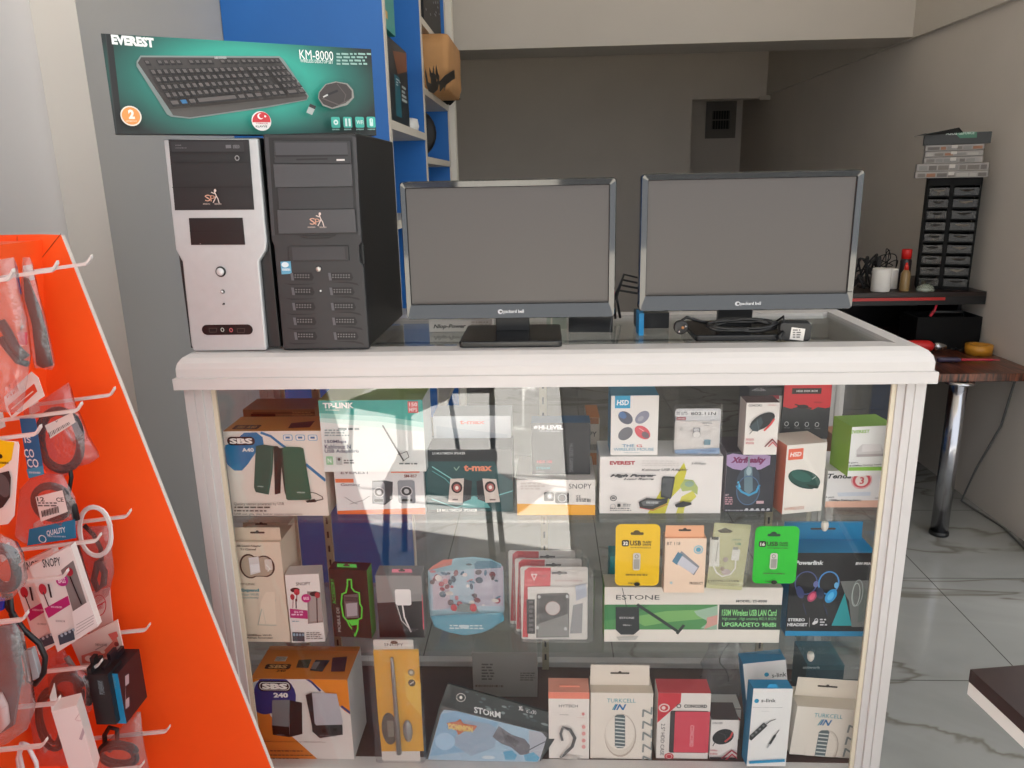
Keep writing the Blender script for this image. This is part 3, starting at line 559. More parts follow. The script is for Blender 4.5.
carton('optical_mouse_box', 'white box of a black and red mouse standing on the violet gaming mouse box', 'box', Z4, top_of(xm), 112, 265, 352, 152, .05, '#e9e3dd', Y=.045, faces=dict(left='#cfc6c0', top='#5d2a30'), art=[
 ('t', 133, 160, 196, 170, 'CONCORD', '#55555a', {}), ('bar', 222, 160, 262, 166, '#d0a0a0'), ('e', 196, 238, 64, 32, '#24282c', 33), ('p', [(150, 250), (190, 215), (200, 245), (175, 285), (150, 282), (135, 262)], '#3c4a50'), ('l', [(205, 280), (235, 250), (250, 228)], 9, '#d04848'), ('l', [(170, 225), (180, 280)], 2, '#5a6a70'), ('l', [(150, 280), (136, 296)], 3, '#333333'),
 ('bar', 118, 316, 156, 326, '#c05860'), ('bar', 118, 332, 154, 342, '#c05860'), ('l', [(206, 352), (240, 318), (268, 350)], 6, '#7d1f2c'), ('l', [(222, 352), (242, 332), (260, 352)], 5, '#c03848')])
carton('optical_mouse_box', 'dark lidded mouse box with red chevrons behind the black and red mouse box', 'box', Z4, S1, 108, 265, 560, 84, .08, '#37373b', Y=.175, art=[
 ('r', 100, 120, 275, 560, '#d8d0ca'), ('p', [(160, 150), (230, 118), (275, 118), (275, 135), (240, 132), (190, 152)], '#a82c3c'), ('l', [(150, 95), (182, 82), (212, 95)], 5, '#8a8a8e'), ('t', 158, 88, 206, 98, 'mouse', '#a0a0a4', {})])
hb2 = carton('wireless_mouse_box', 'plain back box supporting the red and black carton on the upper shelf', 'box', Z4, S1, 262, 470, 640, 326, .07, '#e2dad2', Y=.16, art=[])
carton('hard_drive_box', 'red over black carton with a row of white icons on the upper shelf', 'box', Z4, top_of(hb2), 282, 500, 318, 66, .06, '#3b3c40', Y=.165, art=[
 ('p', [(270, 60), (520, 60), (520, 170), (490, 178), (455, 172), (430, 185), (400, 176), (360, 172), (330, 180), (285, 168), (270, 172)], '#d9333b'), ('r', 335, 84, 472, 111, '#3c2a2c'), ('t', 356, 93, 456, 102, 'HDD DISK BOX', '#e8dede', {}), ('e', 385, 170, 26, 9, '#2c2224'), ('l', [(350, 160), (385, 170), (425, 178)], 6, '#2c2224'), ('bar', 438, 146, 474, 153, '#8a2228'),
 *[q for i in range(4) for q in (('o', 308+46*i, 249, 10, 11, 3, '#cfcfd2'), ('bar', 297+46*i, 264, 322+46*i, 269, '#8c8c90'))]])
carton('wireless_mouse_box', 'white mouse box with an orange badge and a dark green mouse', 'box', Z4, S1, 282, 478, 664, 346, .075, '#e9e2da', yaw_=12, faces=dict(left='#c26a52', top='#d8cabb'), art=[
 ('rr', 318, 366, 387, 417, 3, '#e2674c'), ('t', 326, 382, 379, 403, 'HSD', '#f4e6e0', dict(b=.03, i=.15)), ('e', 392, 508, 80, 40, '#1c4a42', -22), ('e', 378, 494, 52, 22, '#2a6157', -25), ('p', [(400, 530), (460, 540), (452, 552), (415, 546)], '#123029'), ('l', [(428, 508), (444, 496)], 3, '#b8c8c4'), ('l', [(330, 520), (380, 545), (430, 553)], 3, '#10302a'), ('t', 298, 636, 390, 650, 'WIRELESS', '#c07860', dict(b=0, i=.1))])
te = carton('router_box', 'white modem box with a round red seal beneath the green router box', 'box', Z4, S1, 488, 756, 640, 470, .12, '#e2dfdf', art=[
 ('p', [(480, 612), (780, 604), (780, 645), (480, 645)], '#e8b9a4'), ('t', 500, 482, 612, 505, 'Tenda', '#23262a', dict(b=.03, i=.25)), ('e', 659, 513, 48, 40, '#d2525c'), ('o', 659, 513, 46, 38, 3, '#f0d0d0'), ('e', 659, 514, 30, 26, '#ecdcd8'), ('t', 650, 498, 670, 530, '3', '#c8303c', {}), ('p', [(545, 570), (700, 566), (700, 584), (550, 588)], '#c9d0dc'), ('t', 490, 586, 530, 597, '4-port', '#3f4246', {}), ('t', 508, 600, 655, 612, '150Mbps Desktop Switch', '#4f5256', {}), ('bar', 720, 592, 745, 598, '#777777'), ('o', 756, 530, 14, 16, 3, '#e6b8b4')])
carton('router_box', 'white box with green top and side picturing a flat router', 'box', Z4, top_of(te), 590, 800, 468, 262, .075, '#e8e8e6', yaw_=7, Y=.055, faces=dict(left='#86ad3c', top='#84b43e'), art=[
 ('t', 610, 279, 696, 294, 'EVEREST', '#84b43e', dict(b=.03)), ('f', 776, 290, 800, 352, 6, '#8fc29a'), ('p', [(634, 372), (660, 345), (748, 345), (758, 376), (758, 400), (634, 404)], '#cfcbcb'), ('p', [(634, 392), (758, 388), (758, 400), (634, 404)], '#b0a8a8'), ('r', 660, 345, 748, 378, '#e0dcdc'), ('t', 596, 426, 640, 435, '5-port', '#44474a', {}), ('t', 597, 438, 748, 447, '10/100Mbps Desktop Switch', '#44474a', {}), ('p', [(585, 452), (790, 448), (790, 466), (585, 468)], '#8bc04a')])
carton('orange_carton', 'small orange carton far back between the mouse box and the router boxes', 'box', Z4, S1, 500, 560, 560, 300, .06, '#a8683a', Y=.26, art=[('r', 500, 300, 560, 432, '#8a8478')])
# ---------- middle shelf
tp = dict(faces=dict(right='#d8c6b2', top='#cdbba6'))
carton('adapter_box', 'tall cream adapter box with oval window, first on the middle shelf', 'box', Z5, S2, 168, 375, 661, 196, .085, '#e4d4c0', **tp, flap=(112, 325, 128, '#dccab4', .12), art=[
 ('t', 118, 208, 238, 221, 'USB Sound Adapter', '#3c3630', {}), ('t', 142, 224, 214, 234, '7.1 Channel', '#3c3630', {}),
 ('e', 184, 308, 46, 57, '#3c2a20'), ('e', 256, 308, 46, 50, '#3c2a20'), ('r', 184, 262, 256, 356, '#3c2a20'), ('e', 186, 308, 40, 50, '#b8a592'), ('e', 254, 308, 40, 44, '#b8a592'), ('r', 186, 266, 254, 352, '#b8a592'), ('p', [(180, 268), (226, 262), (236, 335), (190, 348)], '#e2dcdc'), ('p', [(188, 300), (228, 296), (232, 330), (192, 338)], '#f0eef0'), ('rr', 256, 275, 290, 325, 8, '#dcd2ca'), ('l', [(262, 300), (280, 318), (270, 330)], 4, '#f0eee8'),
 ('t', 140, 385, 212, 395, 'TP-LINK', '#8a7a68', {}), ('t', 145, 411, 230, 429, 'Expand', '#4c8f96', dict(b=.05)), ('t', 147, 432, 228, 444, 'Your Wi-Fi', '#8fa6a4', {}), ('t', 149, 448, 228, 459, 'Seamlessly', '#8fa6a4', {}),
 ('l', [(264, 468), (284, 457), (306, 466)], 4, '#3a9a9a'), ('l', [(272, 476), (285, 469), (298, 475)], 4, '#3a9a9a'), ('e', 286, 482, 4, 4, '#3a9a9a'),
 ('p', [(238, 470), (262, 425), (302, 425), (310, 575), (228, 582)], '#ecdcc8'), ('l', [(242, 505), (225, 578), (310, 580)], 4, '#b4bcb0'), ('l', [(248, 510), (262, 575)], 2, '#c9c4b4'), ('l', [(325, 440), (332, 530)], 5, '#e0ccb8'),
 ('t', 175, 622, 288, 632, '300Mbps Wi-Fi', '#4c463e', {}), ('t', 176, 634, 296, 644, 'Range Extender', '#4c463e', {})])
carton('adapter_box', 'second cream adapter box close behind the oval-window one', 'box', Z5, S2, 205, 400, 590, 130, .06, '#d6c4ae', Y=.16, flap=(125, 325, 104, '#d2bfa9', .1), art=[])
carton('earphone_box', 'white earphone box with pink band and red earbuds on the middle shelf', 'box', Z5, S2, 384, 534, 662, 345, .04, '#e9e3de', yaw_=5, faces=dict(right='#d4ccc6', top='#c9c1bb'), art=[
 ('t', 400, 382, 468, 397, 'SNOPY', '#2c2d30', dict(b=.01)), ('p', [(452, 424), (530, 430), (534, 568), (456, 576)], '#8e8480'), ('p', [(462, 440), (520, 440), (522, 560), (464, 566)], '#a39a96'), ('l', [(497, 450), (500, 570)], 6, '#3a3436'), ('e', 488, 436, 24, 12, '#2a2225'), ('e', 500, 442, 12, 14, '#b03a44'), ('e', 396, 418, 22, 11, '#2c2024'), ('e', 404, 428, 14, 14, '#c23a48'), ('l', [(405, 430), (404, 470)], 4, '#8a2a34'), ('e', 384, 450, 10, 14, '#b83442'), ('l', [(388, 455), (386, 500)], 3, '#8a2a34'), ('l', [(400, 460), (402, 502)], 5, '#332c30'), ('e', 448, 456, 22, 20, '#c0287c'), ('t', 436, 449, 461, 463, 'BASS', '#f4d8e6', {}),
 ('p', [(372, 504), (454, 512), (456, 552), (374, 546)], '#b52a72'), ('t', 392, 514, 434, 524, 'SN-142', '#f0d0e2', {}), ('f', 380, 528, 446, 540, 1, '#e8c0d6'), ('f', 384, 560, 424, 568, 1, '#7aa0a8'), ('p', [(384, 612), (440, 614), (442, 656), (386, 654)], '#36414a'), *[('rr', 388+14*i, 618, 398+14*i, 630, 2, '#8aa2b4') for i in range(4)], ('f', 450, 612, 530, 646, 4, '#8a8480')])
carton('charger_box', 'brown-black accessory box with bright green outlines and hanger', 'box', Z5, S2, 578, 755, 640, 326, .035, '#2f2524', yaw_=-4, faces=dict(right='#4a9a4c'), flap=(590, 682, 302, '#52d060', .3), art=[
 ('t', 566, 366, 582, 482, 'ACCESSORY', '#4cc24a', dict(rot=90, b=0)), ('t', 592, 500, 606, 612, 'MOBILE DE', '#b8b4b0', dict(rot=90, b=0)),
 ('l', [(640, 400), (640, 370), (658, 370), (660, 408), (672, 424), (695, 432), (698, 480), (708, 500), (706, 548), (690, 555), (688, 600), (676, 632), (664, 600), (650, 582), (640, 560), (622, 540), (612, 480), (616, 436), (634, 428), (640, 400)], 7, '#58d048'),
 ('p', [(624, 440), (690, 434), (694, 545), (632, 548)], '#6b6468'), ('p', [(634, 480), (686, 476), (688, 535), (640, 540)], '#a8a2a8'), ('r', 628, 448, 690, 470, '#4a4448'), ('p', [(642, 556), (690, 552), (690, 578), (660, 582)], '#58d048'), ('l', [(668, 585), (668, 620)], 10, '#3c3030')])
carton('charger_pack', 'grey and black charger pack with pink hanger tab', 'box', Z5, S2, 790, 1000, 640, 352, .045, '#8a8988', art=[
 ('p', [(740, 480), (990, 470), (1010, 650), (740, 650)], '#2e2c2e'), ('rr', 862, 415, 936, 490, 10, '#e9e7e5'), ('l', [(896, 490), (905, 545), (935, 612)], 7, '#e4e0dc'), ('l', [(870, 490), (892, 560), (930, 600)], 4, '#d0ccc8'), ('p', [(986, 440), (1008, 440), (1022, 605), (992, 600)], '#d8566a'), ('f', 900, 598, 975, 612, 2, '#6a686a')], flap=(845, 940, 322, '#e07f92', .3))
# rounded blue earphone pack
def bluepack():
    Y = .075; base = onY(*P(Z6, 308, 534), Y); mx = T(base.x, Y, S2+.001); mb = MB()
    f = Face(mb, mx, (0, 0, 0), (1, 0, 0), (0, 0, 1), (0, -1, 0), None, Z6)
    out = [(130, 235), (180, 205), (260, 178), (340, 172), (420, 182), (470, 205), (482, 240), (484, 330), (486, 420), (470, 470), (430, 500), (380, 520), (300, 532), (220, 515), (160, 490), (140, 450), (132, 350)]
    q = [f.map(*p) for p in out]; mb.prism(q, .0015, M('#8fb7c4', .4), (Vector((0, 0, 0)), Vector((1, 0, 0)), Vector((0, 0, 1)), Vector((0, -1, 0))))
    rnd = random.Random(4); art = [('p', [(130, 235), (240, 208), (245, 182), (200, 185), (150, 215)], '#c97a6c'), ('p', [(140, 245), (480, 215), (482, 420), (140, 420)], '#a9c0cf'), ('p', [(345, 225), (480, 215), (482, 400), (345, 400)], '#b8b4c4'), ('p', [(150, 262), (232, 255), (232, 410), (155, 418)], '#c4b8c4'), ('p', [(345, 205), (360, 190), (430, 190), (470, 210), (470, 222), (350, 228)], '#4b7f96')]
    cols = ['#a23a48', '#2c4a60', '#e4dcd8', '#7b3440', '#3d6a84', '#c8848c', '#d8d4cc', '#58464e']
    for i in range(46):
        x, y = rnd.uniform(150, 470), rnd.uniform(230, 405); art.append(('e', x, y, rnd.uniform(5, 17), rnd.uniform(4, 16), rnd.choice(cols), rnd.uniform(0, 90)))
    art += [('p', [(250, 420), (280, 385), (350, 385), (370, 425)], '#7d8c8c'), ('e', 252, 402, 15, 16, '#c8404a'), ('e', 342, 402, 16, 18, '#c8303c'), ('p', [(145, 440), (480, 425), (486, 460), (430, 500), (380, 520), (300, 532), (220, 515), (160, 490)], '#4f9fb8'), ('f', 232, 482, 400, 505, 2, '#d5e8ec'), ('e', 300, 488, 24, 8, '#cfe2e8'), ('e', 322, 200, 14, 5, '#5a6a70')]
    f.draw(art); o = tag(link('earphone_pack', mb, None, mx), 'round-cornered light blue earphone pack with red and white figures', 'blister pack')
    m2 = MB(); k = len(q); cx = sum(a for a, b in q)/k; cz = sum(b for a, b in q)/k
    m2.add([(a, -.006, b) for a, b in q]+[(cx+(a-cx)*.9, -.022, cz+(b-cz)*.88) for a, b in q], [[i, (i+1) % k, k+(i+1) % k, k+i] for i in range(k)]+[list(range(k, 2*k))], BLISTER); link('blister', m2, o)
bluepack()
def caddy(i, label):
    dx, dy = -28*i, -38*i
    art = [('p', [(580+dx, 235+dy), (600+dx, 220+dy), (702+dx, 222+dy), (700+dx, 308+dy), (600+dx, 310+dy), (596+dx, 545+dy), (570+dx, 545+dy)], '#d43c46'), ('p', [(608+dx, 250+dy), (640+dx, 250+dy), (624+dx, 285+dy)], '#f0d8d8'), ('p', [(616+dx, 256+dy), (632+dx, 256+dy), (624+dx, 274+dy)], '#d43c46'), ('bar', 640+dx, 254+dy, 684+dx, 262+dy, '#a02834'), ('bar', 722+dx, 275+dy, 848+dx, 283+dy, '#c8a8a4'),
     ('e', 742+dx, 243+dy, 10, 9, '#4c4340'), ('rr', 706+dx, 239+dy, 778+dx, 248+dy, 4, '#4c4340')]
    if i == 0: art += [('r', 596, 308, 868, 548, '#e4e0da'), ('r', 590, 365, 628, 525, '#2a2628'), ('f', 600, 372, 622, 520, 7, '#6a6468'), ('p', [(640, 338), (780, 334), (788, 344), (786, 540), (634, 542), (636, 344)], '#5f5d5c'), ('p', [(648, 345), (775, 342), (778, 440), (650, 470)], '#4a4848'), ('p', [(640, 480), (782, 430), (784, 536), (640, 538)], '#8d8c8a'), ('e', 711, 405, 35, 33, '#cfc8c6'), ('o', 711, 405, 35, 33, 3, '#b49088'), ('e', 648, 352, 7, 8, '#cfcfcf'), ('e', 778, 350, 7, 8, '#cfcfcf'), ('e', 640, 495, 7, 8, '#cfcfcf'), ('e', 770, 500, 7, 8, '#cfcfcf'), ('p', [(815, 300), (865, 290), (868, 350), (820, 370)], '#b8bfcf'), ('p', [(805, 390), (850, 380), (846, 520), (790, 522)], '#9a9a9c')]
    return cardpack('drive_caddy_pack', label, 'blister pack', Z6, S2, 566+dx+(0 if i == 0 else 4), 872+dx, 560, 218+dy, '#ded8d2', art, Y=.06+.03*i, r=14, blister=(555+dx, 208+dy, 905+dx, 562+dy*0, .016), group=None)
caddy(0, 'front red and white drive caddy pack with dark metal tray'); caddy(1, 'red and white drive caddy pack in the middle of three'); caddy(2, 'rearmost red and white drive caddy pack of three')
es = carton('lan_card_box', 'long white and green wireless card box with a pictured antenna', 'box', Z7, S2, 112, 925, 616, 360, .055, '#e6dfd6', faces=dict(top='#c9c2b2', left='#7cb234', right='#2f3634'), art=[
 ('p', [(80, 440), (640, 440), (640, 556), (80, 556)], '#4f8f55'), ('p', [(80, 440), (330, 440), (230, 500), (80, 520)], '#3d7f4c'), ('p', [(230, 500), (400, 470), (640, 460), (640, 500), (420, 520), (300, 540)], '#7ab068'), ('p', [(530, 470), (640, 445), (640, 556), (560, 550), (600, 520), (545, 490)], '#9dbba4'), ('p', [(590, 500), (640, 488), (640, 530), (600, 545), (575, 556), (590, 525)], '#cf9c92'), ('r', 644, 440, 935, 556, '#2c3a34'), ('r', 640, 440, 645, 556, '#e6dfd6'),
 ('t', 168, 395, 370, 416, 'ESTONE', '#3b3c3c', dict(b=0)), ('t', 726, 418, 870, 429, 'MODEL: ES-8500', '#55585a', {}), ('t', 660, 462, 914, 492, '150M Wireless USB LAN Card', '#8fe08a', dict(b=.02)), ('t', 662, 498, 912, 515, 'High power - High sensitivity 802.11 B/G/N', '#78c47c', dict(b=.01)), ('t', 660, 522, 912, 542, 'UPGRADETO 98dBi', '#9ae89a', dict(b=.02)),
 ('l', [(268, 440), (360, 500), (458, 566)], 15, '#2c3734'), ('l', [(452, 572), (482, 536)], 14, '#2c3734'), ('p', [(166, 450), (274, 450), (276, 556), (250, 578), (190, 578), (166, 556)], '#2b3033'), ('t', 184, 495, 252, 505, 'ESTONE', '#c8c8c8', {}), ('bar', 200, 530, 238, 536, '#d8d8d8'), ('p', [(168, 586), (272, 582), (258, 600), (180, 602)], '#b9b6b0'), ('l', [(182, 300), (210, 420), (240, 560)], 3, '#23282a')])
def usbcard(label, col, num, x0, x1, y0, y1, Y):
    X = lambda u: x0+(x1-x0)*u; Yv = lambda v: y0+(y1-y0)*v
    z = top_of(es)
    o = cardpack('flash_drive_card', label, 'blister pack', Z7, None, x0, x1, y1, y0, col, [
     ('e', X(.5), Yv(.135), 16, 11, '#5a4a20' if num == '32' else '#14402a'), ('rr', X(.36), Yv(.13), X(.66), Yv(.175), 6, '#5a4a20' if num == '32' else '#14402a'),
     ('rr', X(.16), Yv(.255), X(.325), Yv(.36), 8, '#1e1a14'), ('t', X(.19), Yv(.28), X(.30), Yv(.34), num, '#f0ece0', dict(b=.04)), ('t', X(.345), Yv(.265), X(.60), Yv(.345), 'USB', '#2a2618', dict(b=.02)), ('t', X(.64), Yv(.27), X(.83), Yv(.305), 'FLASH', '#2a2618', {}), ('t', X(.64), Yv(.315), X(.83), Yv(.345), 'DRIVE', '#2a2618', {}), ('bar', X(.36), Yv(.37), X(.83), Yv(.385), '#4a4430'),
     ('rr', X(.41), Yv(.46), X(.58), Yv(.74), 10, '#cfccc4'), ('rr', X(.43), Yv(.56), X(.56), Yv(.72), 3, '#a3a099'), ('o', X(.495), Yv(.515), 9, 9, 3, '#6a675f'), ('bar', X(.25), Yv(.80), X(.74), Yv(.825), '#4a4430'), ('e', X(.5), Yv(.96), 14, 9, '#2b2a22'), ('bar', X(.3), Yv(.93), X(.5), Yv(.955), '#3a3828')], Y=Y, r=30)
    d = o_dims[o.name]; m2 = MB(); xx = 0; b = o.matrix_world.translation
    m2.tube([(xx, .003, d[2]*.87), (xx, .004, S1-.007-b.z)], .0004, M('#c9c9c9', .3), 5); link('nylon_thread', m2, o)
usbcard('yellow flash drive card hanging above the long green and white box', '#eec21c', '32', 162, 366, 66, 352, .026)
usbcard('bright green flash drive card hanging next to the blue headset box', '#1ec02c', '16', 800, 1002, 76, 342, .026)
carton('phone_receiver_box', 'peach and white receiver box standing on the long green and white box', 'box', Z7, top_of(es), 390, 579, 352, 132, .03, '#f0d5be', Y=.03, faces=dict(top='#e6b08e'), flap=(387, 580, 72, '#ecb08a', .2), art=[
 ('t', 405, 148, 467, 163, 'BT 118', '#5a5550', dict(b=0)), ('o', 551, 184, 22, 20, 6, '#8fc0d0'), ('e', 551, 184, 12, 11, '#5ea2bc'), ('p', [(445, 232), (472, 190), (556, 262), (530, 304)], '#8b8f98'), ('p', [(428, 238), (456, 194), (480, 208), (452, 256)], '#56809a'), ('p', [(452, 250), (475, 212), (548, 268), (526, 298)], '#c9c9d4'), ('t', 510, 334, 572, 346, 'PRODUCT', '#6a5a50', {}), ('e', 424, 338, 6, 6, '#b8d0d8')])
cardpack('usb_hub_blister', 'pale green blister with white card reader and coiled cable', 'blister pack', Z7, top_of(es), 588, 756, 335, 62, '#c9c79c', [
 ('p', [(640, 95), (676, 82), (712, 98), (700, 106), (652, 106)], '#4c4834'), ('p', [(606, 128), (650, 126), (648, 262), (600, 262)], '#e6e4dc'), ('r', 612, 124, 645, 138, '#50504a'), ('r', 634, 150, 640, 240, '#bcbab0'), ('rr', 706, 182, 742, 234, 4, '#e9e7e0'), ('r', 712, 172, 736, 184, '#9a9a94'), ('l', [(724, 234), (722, 270), (700, 298), (660, 308), (635, 290), (622, 262)], 7, '#ece9e0'), ('bar', 706, 132, 748, 140, '#8aa68e'), ('t', 722, 150, 748, 160, 'USB', '#2f8a6a', {}), ('e', 676, 228, 12, 12, '#b8a8a0'), ('e', 678, 285, 22, 14, '#c9b8b4'), ('e', 660, 270, 10, 10, '#b0a090'), ('bar', 595, 322, 740, 330, '#6a6850')], Y=.04, roll_=4, blister=(592, 50, 785, 335, .02), r=8)
carton('teal_carton', 'narrow teal carton standing behind the yellow card', 'box', Z7, S2, 135, 175, 520, 215, .05, '#2d8f96', Y=.13)
carton('headset_box', 'black and blue stereo headset box with two pictured headphones', 'box', Z8, S2, 302, 684, 634, 246, .105, '#1d1d20', faces=dict(top='#1f7fae', left='#1f7fae'), ymin=.024, flap=(275, 668, 100, '#1b86b8', .6), art=[
 ('r', 280, 608, 700, 640, '#1f8fc0'), ('r', 280, 590, 700, 610, '#1d1d20'), ('p', [(560, 378), (720, 372), (690, 590), (612, 590), (600, 470), (580, 435)], '#777a78'), ('p', [(650, 440), (665, 400), (690, 430), (680, 560), (640, 570)], '#66716c'), ('o', 640, 432, 26, 62, 5, '#9ea8a6'), ('o', 632, 440, 20, 55, 4, '#c0c8c4'), ('p', [(580, 432), (518, 584), (612, 584)], '#1f9ea6'),
 ('t', 350, 281, 481, 301, 'Powerlink', '#e8e8ea', dict(b=.04, i=.15)), ('t', 630, 288, 702, 302, 'BW-99A', '#e8e8ea', dict(b=.04, i=.15)),
 ('o', 400, 385, 54, 55, 6, '#4d5788', 0), ('o', 505, 385, 50, 55, 7, '#4b8fd0', 0), ('e', 372, 428, 17, 30, '#3c4470', 20), ('e', 428, 448, 20, 26, '#a03a5c', -25), ('e', 428, 448, 12, 17, '#d85878', -25), ('e', 465, 432, 18, 28, '#2c3550', 15), ('e', 515, 445, 24, 34, '#2f9ad8', -25), ('e', 514, 446, 13, 20, '#5cc0f0', -25), ('e', 445, 390, 12, 15, '#6a70a8'), ('e', 540, 395, 10, 14, '#6ab0e0'), ('l', [(385, 480), (400, 530)], 4, '#2a3458'), ('l', [(480, 480), (498, 530)], 4, '#2a3458'),
 ('t', 315, 548, 394, 562, 'STEREO', '#e4e4e6', dict(b=.04)), ('t', 312, 570, 406, 585, 'HEADSET', '#e4e4e6', dict(b=.04)), ('l', [(414, 545), (414, 588)], 2, '#aaaaaa'), ('e', 440, 568, 14, 7, '#e4e4e6', 40), ('o', 446, 560, 9, 12, 3, '#e4e4e6'), ('f', 463, 550, 496, 586, 3, '#d0d0d2')])
# ---------- case floor
carton('speaker_box', 'orange, blue and white speaker box marked 240 on the case floor', 'box', Z9, S3, 150, 606, 628, 240, .125, '#e3dcd6', faces=dict(top='#d07a2c', right='#c9c3c0'), art=[
 ('p', [(100, 235), (600, 235), (600, 420), (560, 395), (470, 310), (400, 250), (330, 212), (240, 205), (100, 260)], '#e88a22'), ('p', [(290, 210), (340, 225), (420, 262), (500, 310), (560, 340), (400, 240)], '#e88a22'), ('p', [(100, 400), (190, 400), (200, 420), (260, 480), (440, 640), (100, 640)], '#dc7f30'), ('l', [(280, 212), (350, 222), (400, 255), (440, 295)], 11, '#2a3478'), ('l', [(545, 372), (606, 418)], 12, '#2a3478'),
 ('e', 220, 315, 102, 95, '#24357c'), ('e', 165, 355, 62, 55, '#24357c'), ('rr', 137, 247, 298, 298, 24, '#111114'), ('rr', 144, 253, 292, 292, 20, '#e6e0d8'), ('rr', 148, 256, 288, 289, 18, '#141416'), ('t', 157, 259, 281, 287, 'SBS', '#f2efe8', dict(b=.06)), ('t', 213, 304, 284, 328, '240', '#f2efe8', dict(b=.05)),
 ('p', [(290, 340), (352, 352), (354, 505), (292, 520)], '#26272a'), ('p', [(207, 340), (292, 338), (290, 470), (206, 462)], '#7f8486'), ('p', [(206, 462), (290, 470), (292, 520), (210, 508)], '#1b1c1e'), ('bar', 230, 505, 268, 511, '#9a9a9a'),
 ('p', [(370, 312), (402, 300), (422, 460), (402, 462)], '#2a2c30'), ('p', [(402, 304), (410, 299), (522, 306), (552, 440), (548, 458), (425, 462), (415, 450)], '#b9b9c0'), ('p', [(402, 460), (550, 456), (552, 505), (440, 522), (404, 490)], '#303436'), ('e', 460, 487, 11, 8, '#17181a'), ('e', 515, 480, 11, 8, '#17181a'), ('bar', 440, 505, 520, 512, '#70757a'),
 ('t', 165, 533, 468, 542, 'Amazing Audio Realism at an Affordable Price', '#7a3a20', dict(b=0)), ('f', 200, 578, 400, 588, 1, '#7a3020'), ('f', 200, 598, 440, 606, 1, '#5a2c20'), ('f', 200, 612, 360, 620, 1, '#6a3a20')],
 top=[('r', 222, 130, 276, 153, '#d8d0c4'), *[('r', 226+6*i, 132, 228+6*i, 151, '#2a2420') for i in range(8)], ('rr', 172, 168, 296, 192, 10, '#231c18'), ('t', 190, 171, 280, 189, 'SBS', '#c89a60', dict(b=.04)), ('t', 228, 196, 272, 207, '240', '#2c241c', {}), ('p', [(335, 148), (398, 145), (382, 188), (322, 186)], '#4a4a38'), ('p', [(418, 148), (488, 150), (450, 206), (388, 200)], '#3a3434'), ('p', [(408, 160), (440, 158), (418, 195), (395, 192)], '#7a7474'), ('p', [(500, 138), (572, 132), (560, 205), (492, 206)], '#50242a')])
# clip microphone pack
o = cardpack('microphone_pack', 'tall yellow blister holding a silver desk microphone', 'blister pack', Z9, S3, 742, 928, 632, 48, '#e8e4dc', [
 ('p', [(698, 95), (920, 92), (936, 420), (945, 590), (740, 592), (722, 420)], '#ecaf22'), ('p', [(850, 200), (930, 260), (935, 420), (860, 330)], '#f4c64c'), ('t', 752, 64, 846, 78, 'SNOPY', '#2e2e30', dict(b=0)), ('e', 800, 60, 18, 8, '#57493a'), ('e', 884, 206, 17, 17, '#9a9070'), ('e', 884, 206, 9, 9, '#d8d4c0'), ('e', 887, 257, 18, 17, '#4a3c28'), ('l', [(878, 263), (896, 251)], 5, '#e0d8c8'), ('e', 778, 480, 38, 78, '#5b5348'), ('r', 768, 440, 800, 520, '#8a8478')], Y=.03, r=10, blister=(690, 40, 945, 628, .014))
mb = MB(); f = Face(MB(), o.matrix_world, (0, 0, 0), (1, 0, 0), (0, 0, 1), (0, -1, 0), None, Z9)
q = [f.map(x, y) for x, y in ((792, 125), (800, 220), (808, 330), (818, 450), (828, 590))]
mb.tube([(a, -.008, b) for a, b in q], [.0034, .0044, .0046, .0055, .006], M('#9b9a98', .3, .6), 10)
a, b = f.map(870, 480); mb.lathe([(0, 0), (.0135, .001), (.0145, .004), (.010, .008), (0, .010)], M('#a9a9a6', .35, .5), 20, T(a, -.0045, b) @ Matrix.Diagonal((.75, 1, 2.0, 1)) @ Matrix.Rotation(math.pi/2, 4, 'X'))
link('microphone', mb, o)
